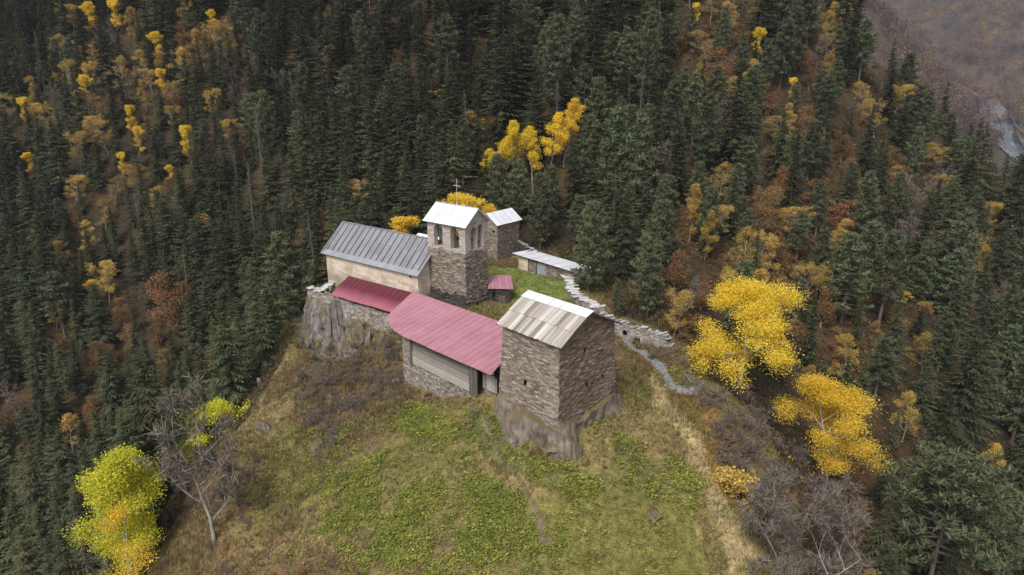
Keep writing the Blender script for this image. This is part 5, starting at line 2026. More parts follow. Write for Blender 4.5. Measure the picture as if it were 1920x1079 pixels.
print('tree shapes')
SPR = [spruce_meshes(10 + k, 18.0, rad, dens) for k, (rad, dens) in enumerate(((2.7, 1.0), (2.3, 1.0), (3.1, 1.0), (2.5, 0.9), (2.1, 1.05), (2.9, 0.95)))]
PIN = [pine_meshes(30 + k, 14.0, rad, cl) for k, (rad, cl) in enumerate(((3.1, 0.13), (2.7, 0.30), (3.4, 0.10), (2.6, 0.18)))]
DEADS = [spruce_meshes(50 + k, 16.0, 2.0, 0.9, 0.12, True) for k in range(2)]
YEL = [broadleaf_meshes(60 + k, 11.0, 'gold', 5, 0.10, 9, 0.27, 0.16, 0.55, 0.30, 0.50 + 0.05 * k, 0.6) for k in range(4)]
RUS = [broadleaf_meshes(70 + k, 8.0, 'rustleaf', 4, 0.08, 14, 0.42, 0.17, 0.6, 0.2, 0.6, 0.7, stems=2) for k in range(2)]
BARE = [bare_meshes(80 + k, 9.0, 5, 0.14, 0.55, 0.35, 'twig', 0.25, 1, 0.6) for k in range(3)]
BUSH = [bare_meshes(90 + k, 2.6, 5, 0.04, 0.6, 0.2, 'twig', 0.1, 4, 0.9) for k in range(3)]
RBUSH = [broadleaf_meshes(95 + k, 2.6, 'rustleaf', 4, 0.05, 6, 0.22, 0.16, 0.6, 0.1, 0.95, 0.7, stems=3) for k in range(2)]
YBUSH = [broadleaf_meshes(98 + k, 3.0, 'gold', 4, 0.05, 8, 0.22, 0.17, 0.6, 0.1, 0.85, 0.9, stems=3) for k in range(2)]
print('  faces', len(SPR[0][0].polygons), len(PIN[0][0].polygons), len(YEL[0][0].polygons), len(BARE[0][0].polygons))
NT = [0]


def plant(name, label, cat, meshes, p, h, h0, group=None, wide=1.0, lean=0.03, parts=True):
    t = thing(name, label, cat, (p[0], p[1], p[2]), group, random.uniform(0, 6.28))
    s = h / h0
    t.scale = (s * wide, s * wide, s)
    t.rotation_euler = (random.gauss(0, lean), random.gauss(0, lean), random.uniform(0, 6.28))
    put('crown', meshes[0], t)
    put('trunk', meshes[1], t)
    NT[0] += 1
    return t


def ground_under(u, v_top, v_bot):
    """ground point under a tree whose foot is seen (or hidden) at v_bot"""
    return hit(u, v_bot)


TAKEN, PROT = [], []


def at_px(u, vt, vb, maker, name, label, cat, group=None, wide=1.0, d=None, foot=None, lean=0.02, hscale=1.0):
    """tree filling picture rows vt..vb: foot on the ground there, height worked out from its distance"""
    p = hit(u, vb) if foot is None else np.array([foot[0], foot[1], Hs(foot[0], foot[1]) if foot[2] is None else foot[2]])
    if p is None:
        return None
    r = ray(u, vt)
    y = p[1]
    top = CAM + r * (y / r[1])
    h = max(1.0, (top[2] - p[2])) * hscale
    meshes, h0 = maker
    TAKEN.append((p[0], p[1], min(0.20 * h, 2.6)))
    pd = float((p - CAM) @ FW)
    hw = 0.5 * wide * (0.55 if name != 'spruce_tree' else 0.35) * h * FPX / pd * 0.8
    PROT.append((u - hw, u + hw, vt, vt + (0.5 if vb - vt > 110 else 0.3) * (min(vb, 1079) - vt), pd))
    return plant(name, label, cat, meshes, p, h, h0, group, wide, lean)


def big_broadleaf(seed, mat, **kw):
    h = 14.0
    return broadleaf_meshes(seed, h, mat, **kw), h


# landmark trees, one by one
A1 = big_broadleaf(201, 'yellow', depth=5, trunk=0.22, n_each=58, sigma=0.50, size=0.115, spread=0.6, clear=0.28, width=0.82, up=0.30)
A2 = big_broadleaf(202, 'yellow', depth=5, trunk=0.17, n_each=58, sigma=0.50, size=0.11, spread=0.55, clear=0.18, width=0.66, up=0.40, keep=0.9)
A3 = big_broadleaf(203, 'lime', depth=5, trunk=0.17, n_each=52, sigma=0.46, size=0.115, spread=0.55, clear=0.10, width=0.62, up=0.75)
A4_ = big_broadleaf(204, 'yellow', depth=4, trunk=0.12, n_each=50, sigma=0.5, size=0.105, spread=0.55, clear=0.12, width=0.62, up=0.35, keep=0.8, stems=2)
A5 = big_broadleaf(205, 'yellow', depth=4, trunk=0.12, n_each=30, sigma=0.34, size=0.17, spread=0.5, clear=0.42, width=0.36, up=0.55)
A6 = big_broadleaf(206, 'lime', depth=4, trunk=0.12, n_each=50, sigma=0.5, size=0.19, spread=0.6, clear=0.15, width=0.72, up=0.35)
A7 = big_broadleaf(207, 'gold', depth=4, trunk=0.12, n_each=40, sigma=0.36, size=0.17, spread=0.5, clear=0.2, width=0.40, up=0.6)
A8 = big_broadleaf(208, 'yellow', depth=4, trunk=0.12, n_each=40, sigma=0.30, size=0.17, spread=0.5, clear=0.3, width=0.5, up=0.6)

at_px(1385, 512, 735, A1, 'yellow_aspen', 'broad golden-yellow aspen on a dark trunk right of the curling gravel path', 'tree', wide=1.32)
at_px(1553, 690, 915, A2, 'yellow_aspen', 'tall rounded yellow aspen on the steep bank below the broad golden one', 'tree', wide=1.15)
at_px(218, 800, 1100, A3, 'yellow_green_aspen', 'large lime-yellow aspen at the lower left foot of the knoll', 'tree', foot=(-47.5, 74, None), wide=1.12)
at_px(225, 940, 1100, A4_, 'yellow_birch', 'orange-yellow birch with open twigs just below the lime-yellow aspen', 'tree', foot=(-44.0, 66.5, None), wide=1.1)
at_px(362, 742, 880, A6, 'yellow_green_aspen', 'small lime-green aspen peeping over the left edge of the knoll', 'tree', foot=(-43.8, 92, -24), wide=1.15)
at_px(432, 742, 800, A6, 'yellow_green_aspen', 'low pale-green shrubby aspen at the knoll edge beside the small lime-green aspen', 'tree', foot=(-40.0, 98, -18), wide=1.0)
at_px(325, 815, 900, A6, 'yellow_green_aspen', 'yellow sapling tucked behind the lone bare tree', 'tree', foot=(-46, 90, -27), wide=0.6)
at_px(856, 342, 420, A8, 'yellow_aspen', 'bright yellow bush-like aspen directly behind the bell tower roof', 'tree', foot=(-9.5, 131, 1.0), wide=1.7)
at_px(905, 365, 420, A8, 'yellow_aspen', 'yellow aspen showing between the bell tower and the watch tower', 'tree', foot=(-5.2, 133, 1.0), wide=1.2)
at_px(757, 388, 440, A8, 'yellow_aspen', 'spiky yellow aspen behind the church roof ridge', 'tree', foot=(-19.5, 133, -1.5), wide=1.9)
for u, vt, lab in ((1055, 150, 'tallest yellow birch at the top of the slanting row above the watch tower'), (1027, 178, 'yellow birch second from the top of the slanting row'),
                   (1000, 205, 'yellow birch with bare lower stems in the middle of the slanting row'), (968, 192, 'bright yellow birch left of the middle of the slanting row'),
                   (942, 240, 'small yellow birch near the lower end of the slanting row'), (915, 258, 'lowest round yellow birch of the slanting row')):
    at_px(u, vt, vt + 165 if u > 950 else vt + 95, A5, 'yellow_birch', lab, 'tree', 'slanting row of yellow birches behind the bell tower', 0.95 if u > 950 else 1.2)
at_px(1378, 848, 935, YBUSH[0:1][0] and (YBUSH[0], 3.0), 'yellow_bush', 'small open yellow bush standing alone on the right bank', 'bush')
at_px(1852, 808, 935, A7, 'golden_birch', 'slim orange-gold birch among dark spruces at the far lower right', 'tree', wide=1.15)
at_px(1290, 322, 455, A7, 'golden_birch', 'slender pale-gold birch with a white stem right of the bluish pines', 'tree', wide=0.9)
at_px(1400, 770, 1010, (bare_meshes(301, 9.0, 5, 0.17, 0.6, 0.35, 'twig_grey', 0.25, 1, 0.75), 9.0), 'x', 'x', 'x') if False else None
LB = (bare_meshes(302, 9.0, 6, 0.13, 0.42, 0.55, 'twig_grey', 0.28, 1, 0.62), 9.0)
at_px(400, 770, 1020, LB, 'bare_tree', 'lone leafless tree with a pale trunk on the left slope of the knoll', 'tree', wide=1.1)
GB = (bare_meshes(303, 9.0, 7, 0.10, 0.45, 0.5, 'twig_grey', 0.12, 2, 0.7), 9.0)
at_px(1490, 895, 1120, GB, 'bare_tree', 'wide lichen-grey leafless tree at the bottom right of the knoll', 'tree', wide=0.95)
at_px(1222, 255, 400, BARE[0] and (BARE[0], 9.0), 'bare_tree', 'pinkish leafless birch right of the slanting yellow row', 'tree', wide=0.9)
BP = (pine_meshes(310, 13.0, 5.6, 0.35, 1.0), 13.0)
at_px(1735, 865, 1130, BP, 'pine_tree', 'broad flat-topped pine with twisting pale boughs at the lower right corner', 'tree', foot=tuple(atD(1735, 1120, 82)), wide=1.12)
for u, vt, vb, k, lab in ((1103, 378, 550, 2, 'dense bluish pine standing right behind the shed roof'), (1012, 322, 470, 0, 'rounded pine left of the dense bluish pine'),
                          (935, 290, 430, 2, 'pale green pine below the lowest yellow birch'), (1150, 205, 420, 1, 'tall thin pine with bare trunk right of the slanting yellow row'),
                          (1185, 215, 425, 3, 'second tall pine with bare lower trunk beside the thin one'), (1212, 440, 600, 0, 'blue-green pine over the ruined wall'),
                          (1158, 525, 600, 3, 'small pale blue-green pine just beyond the yard wall'), (1045, 30, 210, 2, 'large bluish pine high on the slope above the yellow row'),
                          (1215, 55, 210, 0, 'pale bluish pine on the upper slope right of the large one'), (840, 30, 200, 1, 'tall bluish pine on the dark slope above the bell tower'),
                          (1325, 350, 480, 0, 'blue-green pine beside the slender pale-gold birch'), (1530, 430, 560, 1, 'pale blue-green pine on the brown slope'),
                          (970, 300, 440, 1, 'middle-sized pine between the yellow row and the watch tower')):
    at_px(u, vt, vb, (PIN[k], 14.0), 'pine_tree', lab, 'tree', wide=1.1)
for u, vt, vb, k, lab in ((1410, 410, 560, 0, 'dark spruce standing between two golden birches on the brown slope'), (1070, 250, 420, 2, 'dark spruce just below the slanting yellow row'),
                          (1478, 240, 400, 4, 'narrow dark spruce on the rusty upper slope'), (1660, 540, 720, 2, 'broad dark spruce right of the golden aspen'),
                          (1595, 560, 690, 1, 'slim dark spruce behind the golden aspen'), (1735, 590, 760, 5, 'tall dark spruce beyond the yellow aspens')):
    at_px(u, vt, vb, (SPR[k], 18.0), 'spruce_tree', lab, 'tree')
for u, vt, vb, k, lab in ((1195, 120, 270, 0, 'dead grey spruce with bare hanging boughs above the pinkish birch'), (492, 190, 330, 1, 'dead brownish-grey spruce on the slope left of the church'),
                          (478, 305, 440, 0, 'dead grey-brown spruce lower on the slope left of the church')):
    at_px(u, vt, vb, (DEADS[k], 16.0), 'dead_spruce', lab, 'tree')

# autumn trees picked out on the slopes, (u, v crown centre, crown height px, kind)
LEFT_Y = [(362, 256, 60), (236, 125, 55), (172, 130, 50), (300, 78, 52), (66, 160, 50), (190, 192, 70), (404, 32, 40), (432, 60, 70), (252, 30, 50), (184, 25, 60), (140, 20, 50), (125, 130, 60), (322, 320, 30), (290, 362, 40),
          (205, 512, 60), (182, 540, 45), (170, 430, 50), (120, 472, 50), (230, 300, 40), (205, 235, 60), (270, 110, 50), (310, 145, 45), (150, 265, 60), (100, 210, 55), (255, 215, 50), (355, 110, 60), (395, 180, 50),
          (50, 200, 50), (275, 165, 45), (385, 75, 55), (220, 20, 55), (140, 345, 50), (200, 390, 45), (165, 160, 55), (330, 210, 40), (20, 190, 45), (60, 300, 40), (215, 345, 45), (430, 235, 40), (260, 255, 50), (345, 30, 45), (110, 80, 50)]
LEFT_R = [(315, 545, 110), (340, 560, 100), (250, 625, 60), (318, 672, 60), (190, 660, 70), (360, 60, 80), (330, 180, 60), (150, 400, 60), (750, 110, 60), (440, 245, 40), (215, 660, 50), (180, 780, 60), (120, 640, 50), (235, 575, 60), (300, 620, 50)]
RIGHT_Y = [(1340, 112, 90, 'r'), (1305, 132, 50, 'r'), (1480, 160, 50, 'y'), (1420, 72, 70, 'y'), (1548, 122, 80, 'g'), (1545, 62, 70, 'g'), (1646, 95, 50, 'r'), (1640, 205, 75, 'g'), (1425, 380, 90, 'r'), (1380, 462, 110, 'g'), (1440, 462, 100, 'g'),
           (1500, 512, 90, 'g'), (1575, 655, 100, 'g'), (1730, 640, 80, 'g'), (1510, 215, 70, 'r'), (1843, 285, 45, 'r'), (1690, 760, 90, 'g'), (1620, 170, 60, 'g'), (1545, 460, 70, 'g'), (1640, 620, 60, 'r'), (1265, 490, 80, 'r'), (1320, 420, 90, 'r'),
           (1260, 570, 90, 'g'), (1750, 340, 60, 'g'), (1460, 330, 70, 'r'), (1400, 130, 70, 'r'), (1590, 310, 60, 'r'), (1480, 210, 60, 'r'), (1540, 560, 70, 'r'), (1470, 560, 80, 'g'), (1350, 520, 60, 'g'), (1720, 870, 60, 'g'), (1560, 20, 60, 'g'), (1370, 20, 60, 'g'), (1300, 20, 50, 'y')]
WH = ['deep yellow', 'thin yellow', 'dull gold', 'ragged gold']
for i, (u, v, hp) in enumerate(LEFT_Y):
    mk = YEL[i % 4] if i % 3 else A8[0]
    at_px(u, v - hp * 0.62, v + hp * 0.95, (mk, 11.0 if i % 3 else 14.0), 'golden_birch', 'golden autumn birch scattered among the dark spruces on the far left slope', 'tree', 'golden birches on the far left slope', 1.05)
for i, (u, v, hp) in enumerate(LEFT_R):
    at_px(u, v - hp * 0.5, v + hp * 0.6, (RUS[i % 2], 8.0), 'rusty_tree', 'rusty-brown thinly leaved tree among the spruces on the left slope', 'tree', 'rusty trees on the left slope', 1.0)
for i, (u, v, hp, k) in enumerate(RIGHT_Y):
    if k == 'y':
        mk, h0, nm, lb, gp = A8[0], 14.0, 'yellow_birch', 'clear yellow birch high on the right-hand slope', 'clear yellow birches on the right slope'
    elif k == 'g':
        mk, h0, nm, lb, gp = YEL[i % 4], 11.0, 'golden_birch', 'dull golden birch on the mixed right-hand slope', 'golden birches on the right slope'
    else:
        mk, h0, nm, lb, gp = (A7[0] if i % 2 else RUS[i % 2]), (14.0 if i % 2 else 8.0), 'rusty_tree', 'orange-brown autumn tree on the mixed right-hand slope', 'orange-brown trees on the right slope'
    at_px(u, v - hp * 0.5, v + hp * 0.75, (mk, h0), nm, lb, 'tree', gp, 1.0)

# ------------------------------------------------------------------ the forest
rf = np.random.default_rng(99)
knp = np.array(KNOLL, float)


def knoll_dist(x, y):
    """distance outside the knoll outline, 0 inside"""
    d = np.full(len(x), 1e9)
    for i in range(len(knp)):
        a, b_ = knp[i], knp[(i + 1) % len(knp)]
        t = np.clip(((x - a[0]) * (b_ - a)[0] + (y - a[1]) * (b_ - a)[1]) / ((b_ - a) @ (b_ - a)), 0, 1)
        d = np.minimum(d, np.hypot(x - a[0] - t * (b_ - a)[0], y - a[1] - t * (b_ - a)[1]))
    d[in_poly(x, y, KNOLL)] = 0
    return d


cx = rf.uniform(-370, 310, 60000)
cy = rf.uniform(40, 345, 60000)
czz = H(cx, cy)
cu_, cv_, cdd = proj(np.stack([cx, cy, czz], 1))
kd = knoll_dist(cx, cy)
ok = (cdd > 60) & (cu_ > -420) & (cu_ < 2180) & (cv_ > -60) & (cv_ < 1330) & (kd > 3.0)
# open rusty slope on the right, brushy bank right of the knoll
bank = in_poly(cu_, cv_, [(1180, 560), (1330, 640), (1480, 740), (1640, 900), (1640, 1090), (1380, 1090), (1300, 740), (1200, 640)])
ok &= ~bank
opens = in_poly(cu_, cv_, [(1270, 250), (1560, 120), (1760, 330), (1780, 560), (1640, 700), (1420, 620), (1250, 560)])
gapc = fbm(cx * 0.035, cy * 0.035, 0, 3, 123)
ok &= ~(opens & (rf.random(60000) < 0.5))
ok &= ~((gapc > 0.64) & (cu_ < 480) & (rf.random(60000) < 0.6))
idx = np.where(ok)[0]
cell, chosen = {}, []
for (x, y, rr_) in TAKEN:
    cell.setdefault((int(x // 6), int(y // 6)), []).append((x, y, rr_ + 1.6))
for i in idx:
    x, y = cx[i], cy[i]
    g = (int(x // 6), int(y // 6))
    mind = 3.9 if cu_[i] < 1250 else 4.4
    if any((x - q[0]) ** 2 + (y - q[1]) ** 2 < max(mind, q[2]) ** 2 for a in (-1, 0, 1) for b_ in (-1, 0, 1) for q in cell.get((g[0] + a, g[1] + b_), ())):
        continue
    cell.setdefault(g, []).append((x, y, 0))
    chosen.append(i)
print('forest positions', len(chosen))
FOREST = []
for i in chosen:
    u, v, x, y = cu_[i], cv_[i], cx[i], cy[i]
    q = rf.random()
    if u < 960:
        yz = max(math.exp(-((u - 230) / 150) ** 2 - ((v - 190) / 160) ** 2), 0.7 * math.exp(-((u - 190) / 60) ** 2 - ((v - 540) / 90) ** 2))
        kind = 'rust' if q < 0.02 + 0.14 * yz else ('gold' if q < 0.03 + 0.26 * yz else ('bare' if q < 0.045 + 0.32 * yz else ('pine' if q < 0.11 + 0.3 * yz else ('dead' if q < 0.125 + 0.3 * yz else 'spruce'))))
    elif u < 1260:
        kind = 'pine' if q < 0.40 else ('dead' if q < 0.42 else ('rust' if q < 0.45 else 'spruce'))
    else:
        kind = 'pine' if q < 0.34 else ('bare' if q < 0.44 else ('rust' if q < 0.58 else ('gold' if q < 0.70 else 'spruce')))
    if v > 620 and u > 1640 and kind in ('gold', 'bare', 'rust'):
        kind = 'spruce'
    hgt = {'spruce': 11 + 12.5 * rf.random() ** 0.8, 'pine': rf.uniform(10, 18), 'gold': rf.uniform(8, 12), 'rust': rf.uniform(5, 9), 'bare': rf.uniform(7, 10), 'dead': rf.uniform(13, 17)}[kind]
    if kind == 'spruce' and rf.random() < 0.15:
        hgt *= 0.6
    near = kd[i]
    if near < 14 and y < 130 and u > 560:
        hgt *= 0.75
    # keep the near trees on the left from standing up in front of the knoll edge
    if u < 700 and kd[i] < 24 and y < 115:
        top_u, top_v, _ = proj(np.array([[x, y, czz[i] + hgt]]))
        e = {True: 0}.get(False)
        # outline of the knoll in the picture on the left
        ev = np.array([(580, 540), (500, 660), (475, 760), (340, 850), (300, 960), (285, 1100)])
        eu = np.interp(np.clip(top_v[0], 540, 1100), ev[:, 1], ev[:, 0])
        if top_u[0] + 14 > eu:
            hgt *= 0.5
            top_u, top_v, _ = proj(np.array([[x, y, czz[i] + hgt]]))
            eu = np.interp(np.clip(top_v[0], 540, 1100), ev[:, 1], ev[:, 0])
            if top_u[0] + 10 > eu:
                continue
    # landmark and autumn crowns stay in sight of the drone
    _, v0, _ = proj(np.array([[x, y, czz[i]]]))
    for (pu0, pu1, pv0, pv1, pd) in PROT:
        if cdd[i] < pd - 1.0:
            tu, tv, _ = proj(np.array([[x, y, czz[i] + hgt]]))
            hw = 0.13 * hgt * FPX / cdd[i]
            if tu[0] + hw > pu0 and tu[0] - hw < pu1 and tv[0] < pv1 and v0[0] > pv0:
                hgt = hgt * max(0.0, (v0[0] - pv1)) / max(1.0, (v0[0] - tv[0]))
    if hgt < 4.5:
        continue
    # nothing tall may hide the yard, path and wall from the drone
    tu, tv, _ = proj(np.array([[x, y, czz[i] + hgt]]))
    if in_poly(tu, tv, [(585, 400), (900, 360), (1090, 440), (1200, 560), (1290, 640), (1330, 760), (1500, 1090), (300, 1090), (470, 760)])[0] and y < 112:
        continue
    FOREST.append((cdd[i], kind, x, y, czz[i], hgt, u, v))
FOREST.sort()
LAB = {
    'spruce': ('spruce_tree', (('dark spruce in the ravine left of the knoll', 'spruces in the ravine left of the knoll'), ('dark spruce packed on the slope behind the church and bell tower', 'spruces behind the church'), ('dark spruce on the right-hand slope beyond the golden aspens', 'spruces on the right slope'))),
    'pine': ('pine_tree', (('blue-green pine among the spruces on the left slope', 'pines on the left slope'), ('blue-green pine on the slope above the watch tower', 'pines above the watch tower'), ('blue-green pine on the mixed right-hand slope', 'pines on the right slope'))),
    'gold': ('golden_birch', (('golden autumn birch scattered among the dark spruces on the far left slope', 'golden birches on the far left slope'), ('golden birch behind the yard', 'golden birches behind the yard'), ('dull golden birch on the mixed right-hand slope', 'golden birches on the right slope'))),
    'rust': ('rusty_tree', (('rusty-brown thinly leaved tree among the spruces on the left slope', 'rusty trees on the left slope'), ('rusty brown tree on the slope behind the yard', 'rusty trees behind the yard'), ('orange-brown autumn tree on the mixed right-hand slope', 'orange-brown trees on the right slope'))),
    'bare': ('bare_tree', (('greyish leafless tree among the spruces on the left slope', 'leafless trees on the left slope'), ('leafless tree behind the yard', 'leafless trees behind the yard'), ('greyish-brown leafless tree on the mixed right-hand slope', 'leafless trees on the right slope'))),
    'dead': ('dead_spruce', (('grey dead spruce standing among live ones on the left slope', 'dead spruces on the left slope'), ('grey dead spruce on the slope above the watch tower', 'dead spruces above the watch tower'), ('grey dead spruce on the right-hand slope', 'dead spruces on the right slope')))}
VAR = {'spruce': (SPR, 18.0), 'pine': (PIN, 14.0), 'gold': (YEL, 11.0), 'rust': (RUS, 8.0), 'bare': (BARE, 9.0), 'dead': (DEADS, 16.0)}
LIMIT = {'spruce': 285, 'pine': 150, 'gold': 60, 'rust': 60, 'bare': 50, 'dead': 20}
count = {k: 0 for k in VAR}
FAR = []
for (d, kind, x, y, z, h, u, v) in FOREST:
    tu, tv, _ = proj(np.array([[x, y, z + h]]))
    seen = -20 < tu[0] < 1940 and tv[0] < 1085
    if seen and count[kind] < LIMIT[kind]:
        count[kind] += 1
        ms, h0 = VAR[kind]
        nm, labs = LAB[kind]
        lb, gp = labs[0 if u < 560 else (1 if u < 1260 else 2)]
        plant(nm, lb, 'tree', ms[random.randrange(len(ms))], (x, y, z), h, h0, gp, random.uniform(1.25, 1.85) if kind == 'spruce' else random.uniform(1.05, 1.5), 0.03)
    else:
        FAR.append((kind, x, y, z, h))
print('individual trees', NT[0], count, 'far trees', len(FAR))


def instances(name, pts, variants, label=None, cat=None):
    """one object that carries many copies: points with a scale, a turn and a choice of shape"""
    lib = bpy.data.collections.new(name + '_shapes')
    obs = []
    for k, ms in enumerate(variants):
        bm = bmesh.new()
        me = bpy.data.meshes.new('shape')
        mats = []
        off = 0
        Vs, Fs, Ms, Ts = [], [], [], []
        o = None
        # join crown and trunk through object-free copying
        for m_ in ms:
            bm.from_mesh(m_)
        bm.free()
        for j, m_ in enumerate(ms):
            ob = bpy.data.objects.new('%s_%02d_%d' % (name, k, j), m_)
            obs.append((k, ob))
        c = bpy.data.collections.new('%s_%02d' % (name, k))
        for kk, ob in obs:
            if kk == k:
                c.objects.link(ob)
        lib.children.link(c)
    me = bpy.data.meshes.new(name)
    P = np.array([p[:3] for p in pts], np.float32)
    me.vertices.add(len(P))
    me.vertices.foreach_set('co', P.ravel())
    for nm, typ, val in (('sc', 'FLOAT_VECTOR', np.array([p[3] for p in pts], np.float32).ravel()), ('rot', 'FLOAT_VECTOR', np.array([p[4] for p in pts], np.float32).ravel())):
        a = me.attributes.new(nm, typ, 'POINT')
        a.data.foreach_set('vector', val)
    a = me.attributes.new('pick', 'INT', 'POINT')
    a.data.foreach_set('value', np.array([p[5] for p in pts], np.int32))
    ob = put(name, me)
    ng = bpy.data.node_groups.new(name, 'GeometryNodeTree')
    ng.interface.new_socket('Geometry', in_out='INPUT', socket_type='NodeSocketGeometry')
    ng.interface.new_socket('Geometry', in_out='OUTPUT', socket_type='NodeSocketGeometry')
    gi, go = ng.nodes.new('NodeGroupInput'), ng.nodes.new('NodeGroupOutput')
    ci = ng.nodes.new('GeometryNodeCollectionInfo')
    ci.inputs['Collection'].default_value = lib
    ci.inputs['Separate Children'].default_value = True
    ci.inputs['Reset Children'].default_value = True
    ip = ng.nodes.new('GeometryNodeInstanceOnPoints')
    ip.inputs['Pick Instance'].default_value = True

    def named(nm, typ):
        n = ng.nodes.new('GeometryNodeInputNamedAttribute')
        n.data_type = typ
        n.inputs['Name'].default_value = nm
        return n.outputs['Attribute']
    ng.links.new(gi.outputs[0], ip.inputs['Points'])
    ng.links.new(ci.outputs[0], ip.inputs['Instance'])
    ng.links.new(named('pick', 'INT'), ip.inputs['Instance Index'])
    ng.links.new(named('sc', 'FLOAT_VECTOR'), ip.inputs['Scale'])
    er = ng.nodes.new('FunctionNodeEulerToRotation')
    ng.links.new(named('rot', 'FLOAT_VECTOR'), er.inputs[0])
    ng.links.new(er.outputs[0], ip.inputs['Rotation'])
    ng.links.new(ip.outputs[0], go.inputs[0])
    md = ob.modifiers.new('scatter', 'NODES')
    md.node_group = ng
    tag(ob, label, cat, kind='stuff')
    return ob


allv, base_i, hh = [], {}, {}
for k, (ms, h0) in VAR.items():
    base_i[k] = (len(allv), len(ms), h0)
    allv += ms
pts = []
for (kind, x, y, z, h) in FAR:
    b0, n_, h0 = base_i[kind]
    s = h / h0
    w = (random.uniform(1.25, 1.85) if kind == 'spruce' else random.uniform(1.05, 1.5)) * s
    pts.append((x, y, z, (w, w, s), (random.gauss(0, .025), random.gauss(0, .025), random.uniform(0, 6.28)), b0 + random.randrange(n_)))
if pts:
    instances('far_forest', pts, allv, 'dense distant forest of dark spruce, pine and a few autumn trees', 'forest')
# ------------------------------------------------------------------ bushes
rb = np.random.default_rng(5)
BANK = [(1200, 655), (1330, 690), (1400, 740), (1500, 850), (1620, 950), (1640, 1090), (1440, 1090), (1410, 960), (1330, 830), (1320, 760)]


def bushes(n, poly, kinds, hmin, hmax, label, name, group, mind=1.2, keepout=None, cat='bush'):
    got = []
    for _ in range(n * 12):
        if len(got) >= n:
            break
        u = rb.uniform(min(p[0] for p in poly), max(p[0] for p in poly))
        v = rb.uniform(min(p[1] for p in poly), max(p[1] for p in poly))
        if not in_poly(np.array([u]), np.array([v]), poly)[0]:
            continue
        p = hit(u, v)
        if p is None or any((p[0] - q[0]) ** 2 + (p[1] - q[1]) ** 2 < mind ** 2 for q in got):
            continue
        got.append(p)
        ms, h0 = kinds[rb.integers(0, len(kinds))]
        plant(name, label, cat, ms, p, rb.uniform(hmin, hmax), h0, group, rb.uniform(0.9, 1.3), 0.12)


KB = [(m_, 2.6) for m_ in BUSH]
KR = [(m_, 2.6) for m_ in RBUSH]
KY = [(m_, 3.0) for m_ in YBUSH]
bushes(52, BROWN_L, KB, 1.2, 2.8, 'leafless purplish-brown shrub in the thicket left of the hall', 'bare_shrub', 'leafless shrubs left of the hall', 0.9)
bushes(70, BANK, KB, 1.6, 3.4, 'leafless purplish-brown shrub on the bank right of the dry crest', 'bare_shrub', 'leafless shrubs on the right bank', 1.0)
FOOT = [(925, 770), (960, 815), (1040, 868), (1120, 866), (1180, 835), (1190, 860), (1110, 890), (1020, 890), (930, 830)]
bushes(16, FOOT, KR, 0.5, 1.1, 'small rusty bush at the foot of the ribbed rock bluff', 'rusty_shrub', 'rusty bushes at the foot of the bluff', 0.8)
bushes(14, [(290, 930), (420, 950), (600, 1085), (285, 1085)], KR, 0.6, 1.3, 'reddish low shrub at the bottom left of the grassy slope', 'rusty_shrub', 'reddish shrubs at the bottom left', 1.2)
bushes(30, [(420, 800), (600, 830), (700, 900), (660, 1070), (480, 1060)], KB, 0.5, 1.3, 'small leafless shrub in the dry grass of the left slope', 'bare_shrub', 'leafless shrubs in the dry grass of the left slope', 1.3)
bushes(14, ROCKY, KY + KR, 0.6, 1.4, 'autumn shrub rooted in the broken cliff below the church terrace', 'golden_shrub', 'shrubs rooted in the broken cliff', 1.0)
bushes(16, BANK, KR, 1.0, 2.0, 'rust-leaved shrub among the bare ones on the right bank', 'rusty_shrub', 'rusty shrubs on the right bank', 1.4)
bushes(7, [(590, 650), (690, 640), (650, 760), (570, 760)], KY, 0.8, 1.6, 'orange-yellow shrub on the slope under the grey rock bluff', 'golden_shrub', 'orange-yellow shrubs under the rock bluff', 1.2)
bushes(18, [(545, 560), (600, 560), (700, 640), (690, 690), (560, 700), (480, 740), (470, 700)], KR, 0.7, 1.5, 'low rusty shrub along the left rim of the knoll', 'rusty_shrub', 'rusty shrubs along the left rim', 1.2)
bushes(24, [(310, 900), (420, 820), (520, 860), (480, 1085), (290, 1085)], KB, 0.8, 1.6, 'low leafless shrub on the steep grass near the lone bare tree', 'bare_shrub', 'leafless shrubs near the lone bare tree', 1.3)
bushes(12, [(1230, 560), (1330, 600), (1340, 690), (1270, 650)], KR, 1.5, 3.0, 'rusty shrub just beyond the end of the ruined wall', 'rusty_shrub', 'rusty shrubs beyond the ruined wall', 1.2)
bushes(46, [(1380, 560), (1560, 380), (1760, 480), (1700, 700), (1500, 700)], KR, 2.0, 4.0, 'rusty shrub on the open brown slope at right', 'rusty_shrub', 'rusty shrubs on the open brown slope', 2.0)
bushes(30, [(1280, 300), (1560, 200), (1640, 420), (1400, 480)], KR, 2.0, 4.0, 'rusty shrub on the upper brown slope at right', 'rusty_shrub', 'rusty shrubs on the upper brown slope', 2.2)
bushes(22, [(1380, 560), (1560, 380), (1760, 480), (1700, 700), (1500, 700)], KY, 1.5, 3.2, 'small golden shrub on the open brown slope at right', 'golden_shrub', 'golden shrubs on the open brown slope', 2.5)

# ------------------------------------------------------------------ grass, herbs, litter
N = 130000
x = rb.uniform(-50, 34, N)
y = rb.uniform(44, 134, N)
z = H(x, y)
col, kn, u, v = zone_colour(x, y, z)
_, _, dd = proj(np.stack([x, y, z], 1))


def in_quad(x, y, P):
    return in_poly(x, y, [tuple(p[:2]) for p in P])


